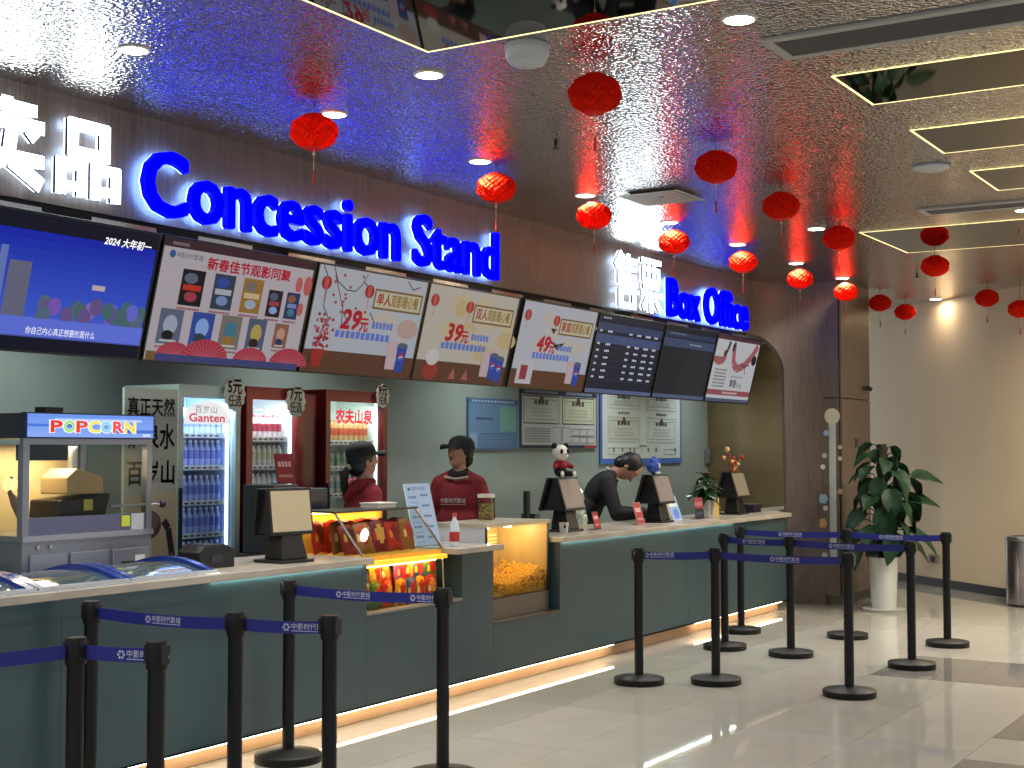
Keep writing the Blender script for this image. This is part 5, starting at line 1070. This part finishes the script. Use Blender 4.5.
    # face
    for e in (1, -1):
        MB().ball(Hh(.088, e * .032, 1.548), (.012 * s, .014 * s, .007 * s), 10, 8, R=RH).build('eye', mat('d8d4cc', .3), bo, 60); MB().ball(Hh(.0965, e * .032, 1.548), (.005 * s, .006 * s, .006 * s), 8, 6, R=RH).build('pupil', M_BLACK, bo, 60)
        MB().tube([Hh(.094, e * .014, 1.569), Hh(.097, e * .032, 1.574), Hh(.083, e * .052, 1.568)], .004 * s, 6).build('eyebrow', M_HAIR, bo)
    MB().tube([Hh(.09, .022, 1.484), Hh(.1, .0, 1.481), Hh(.09, -.022, 1.484)], [.003, .006, .003], 8).build('mouth', mat('8a3a3a', .5), bo, 60)
    # hair
    hp_ = [('e', Hh(-.012, 0, 1.565), (.104 * s, .09 * s, .104 * s), RH)]
    if hair != 'crop': hp_ += [('e', Hh(-.05, 0, 1.5), (.06 * s, .075 * s, .07 * s), RH)]
    if hair == 'bob': hp_ += [('c', Hh(-.01, e * .082, 1.56), .02 * s, Hh(-.01, e * .08, 1.485), .016 * s) for e in (1, -1)]
    hr = blob('hair', hp_, M_HAIR, t, .009, 3)
    if hair == 'pony':
        MB().tube([Hh(-.1, 0, 1.51), Hh(-.15, 0, 1.47), Hh(-.16, 0, 1.38), Hh(-.15, .01, 1.28)], [.024 * s, .032 * s, .028 * s, .01 * s], 12).build('ponytail', M_HAIR, hr, 60); MB().ball(Hh(-.115, 0, 1.503), (.02 * s, .03 * s, .024 * s), 10, 8, R=RH).build('hair_tie', mat('a8a498', .6), hr, 60)
    if cap:
        prof = [(.108, 1.585), (.110, 1.61), (.1, 1.645), (.075, 1.672), (.04, 1.686), (.0001, 1.69)]
        n = 28; mb = MB()
        for r, z in prof:
            for k in range(n): a = 2 * PI * k / n; mb.v.append(Hh(-.004 + r * math.cos(a) * 1.02, r * math.sin(a) * .9, z - .012))
        for i in range(len(prof) - 1):
            for k in range(n): mb.f.append((i * n + k, i * n + (k + 1) % n, (i + 1) * n + (k + 1) % n, (i + 1) * n + k)); mb.m.append(0)
        cp = mb.build('cap', mat('12141a', .8), t, 60)
        br = MB(); N = 13
        for lay in (0, .013):
            for k in range(N):
                a = -1.1 + 2.2 * k / (N - 1)
                br.v.append(Hh(.0 + .108 * math.cos(a), .098 * math.sin(a), 1.575 + lay)); br.v.append(Hh(.095 + .09 * math.cos(a), .1 * math.sin(a), 1.575 + lay - .02 * a * a))
        for k in range(N - 1):
            a = 2 * k; b = 2 * N + 2 * k; br.f += [(a, a + 1, a + 3, a + 2), (b, b + 2, b + 3, b + 1), (a + 1, b + 1, b + 3, a + 3)]; br.m += [0, 0, 0]
        br.build('brim', mat('12141a', .8), cp, 60)
    return t, U_, Hh, T, Lm, s, top_
p1 = on(364, 470, 1, 6.15)
t, U_, Hh, T, Lm, s, tp_ = person('person in red hoodie and black cap with ponytail, turned away behind the snack case', (p1.x, 6.15, 0), math.radians(-28), 1.68, .0, -.12, .1, hair='pony', arms='down')
blob('hood', [('c', U_(-.06, .09, 1.36), .05, U_(-.11, 0, 1.30), .055), ('c', U_(-.06, -.09, 1.36), .05, U_(-.11, 0, 1.30), .055), ('c', U_(-.06, .09, 1.37), .045, U_(.03, .08, 1.39), .03), ('c', U_(-.06, -.09, 1.37), .045, U_(.03, -.08, 1.39), .03)], mat('821d23', .85), tp_, .011, 5)
p2 = on(459, 470, 1, 6.25)
t, U_, Hh, T, Lm, s, tp_ = person('person in red sweatshirt and black cap standing and facing left', (p2.x, 6.25, 0), math.radians(202), 1.73, .0, -.12, -.55, hair='bob', arms='down')
MB().tube([U_(.09, .09, 1.36), U_(.12, 0, 1.345), U_(.09, -.09, 1.36)], .012, 8).build('collar', mat('a8968a', .7), tp_, 60)
blob('neck_scarf', [('c', U_(.05, .05, 1.385), .03, U_(.075, 0, 1.375), .032), ('c', U_(.05, -.05, 1.385), .03, U_(.075, 0, 1.375), .032), ('c', U_(.05, .05, 1.385), .03, U_(-.04, .05, 1.40), .03), ('c', U_(.05, -.05, 1.385), .03, U_(-.04, -.05, 1.40), .03)], mat('15161a', .9), t, .01, 4)
c = Canvas(); c.text('中影时代影城', 0, 0, .042, 'd8ccc8', w=.2, bold=.02); c.rect(0, -.018, .2, .006, 'a89090'); Mx = T @ plane_M((.128, -.12, 1.225), (0, 1, 0), (0, 0, 1)) ; c.build('chest_print', tp_, Mx)
c = Canvas(); c.ell(0, 0, .012, .012, 'd8d8d8'); c.build('cap_badge', t, T @ plane_M((.112, .02, 1.645), (0, 1, 0), (-.5, 0, 1)))
p3 = on(603, 480, 1, 6.08)
t, U_, Hh, T, Lm, s, tp_ = person('person in black jacket with pale collar bending over the till with head bowed', (p3.x - .06, 6.28, 0), math.radians(-62), 1.80, .60, .6, .0, top_col='0e1013', cap=False, hair='short', arms='lean')
MB().tube([U_(-.06, .0, 1.405), U_(-.035, .055, 1.40), U_(.02, .068, 1.39), U_(.065, .035, 1.37), U_(.075, 0, 1.365), U_(.065, -.035, 1.37), U_(.02, -.068, 1.39), U_(-.035, -.055, 1.40), U_(-.06, .0, 1.405)], .013, 8).build('collar', mat('c0b8a4', .7), tp_, 60)
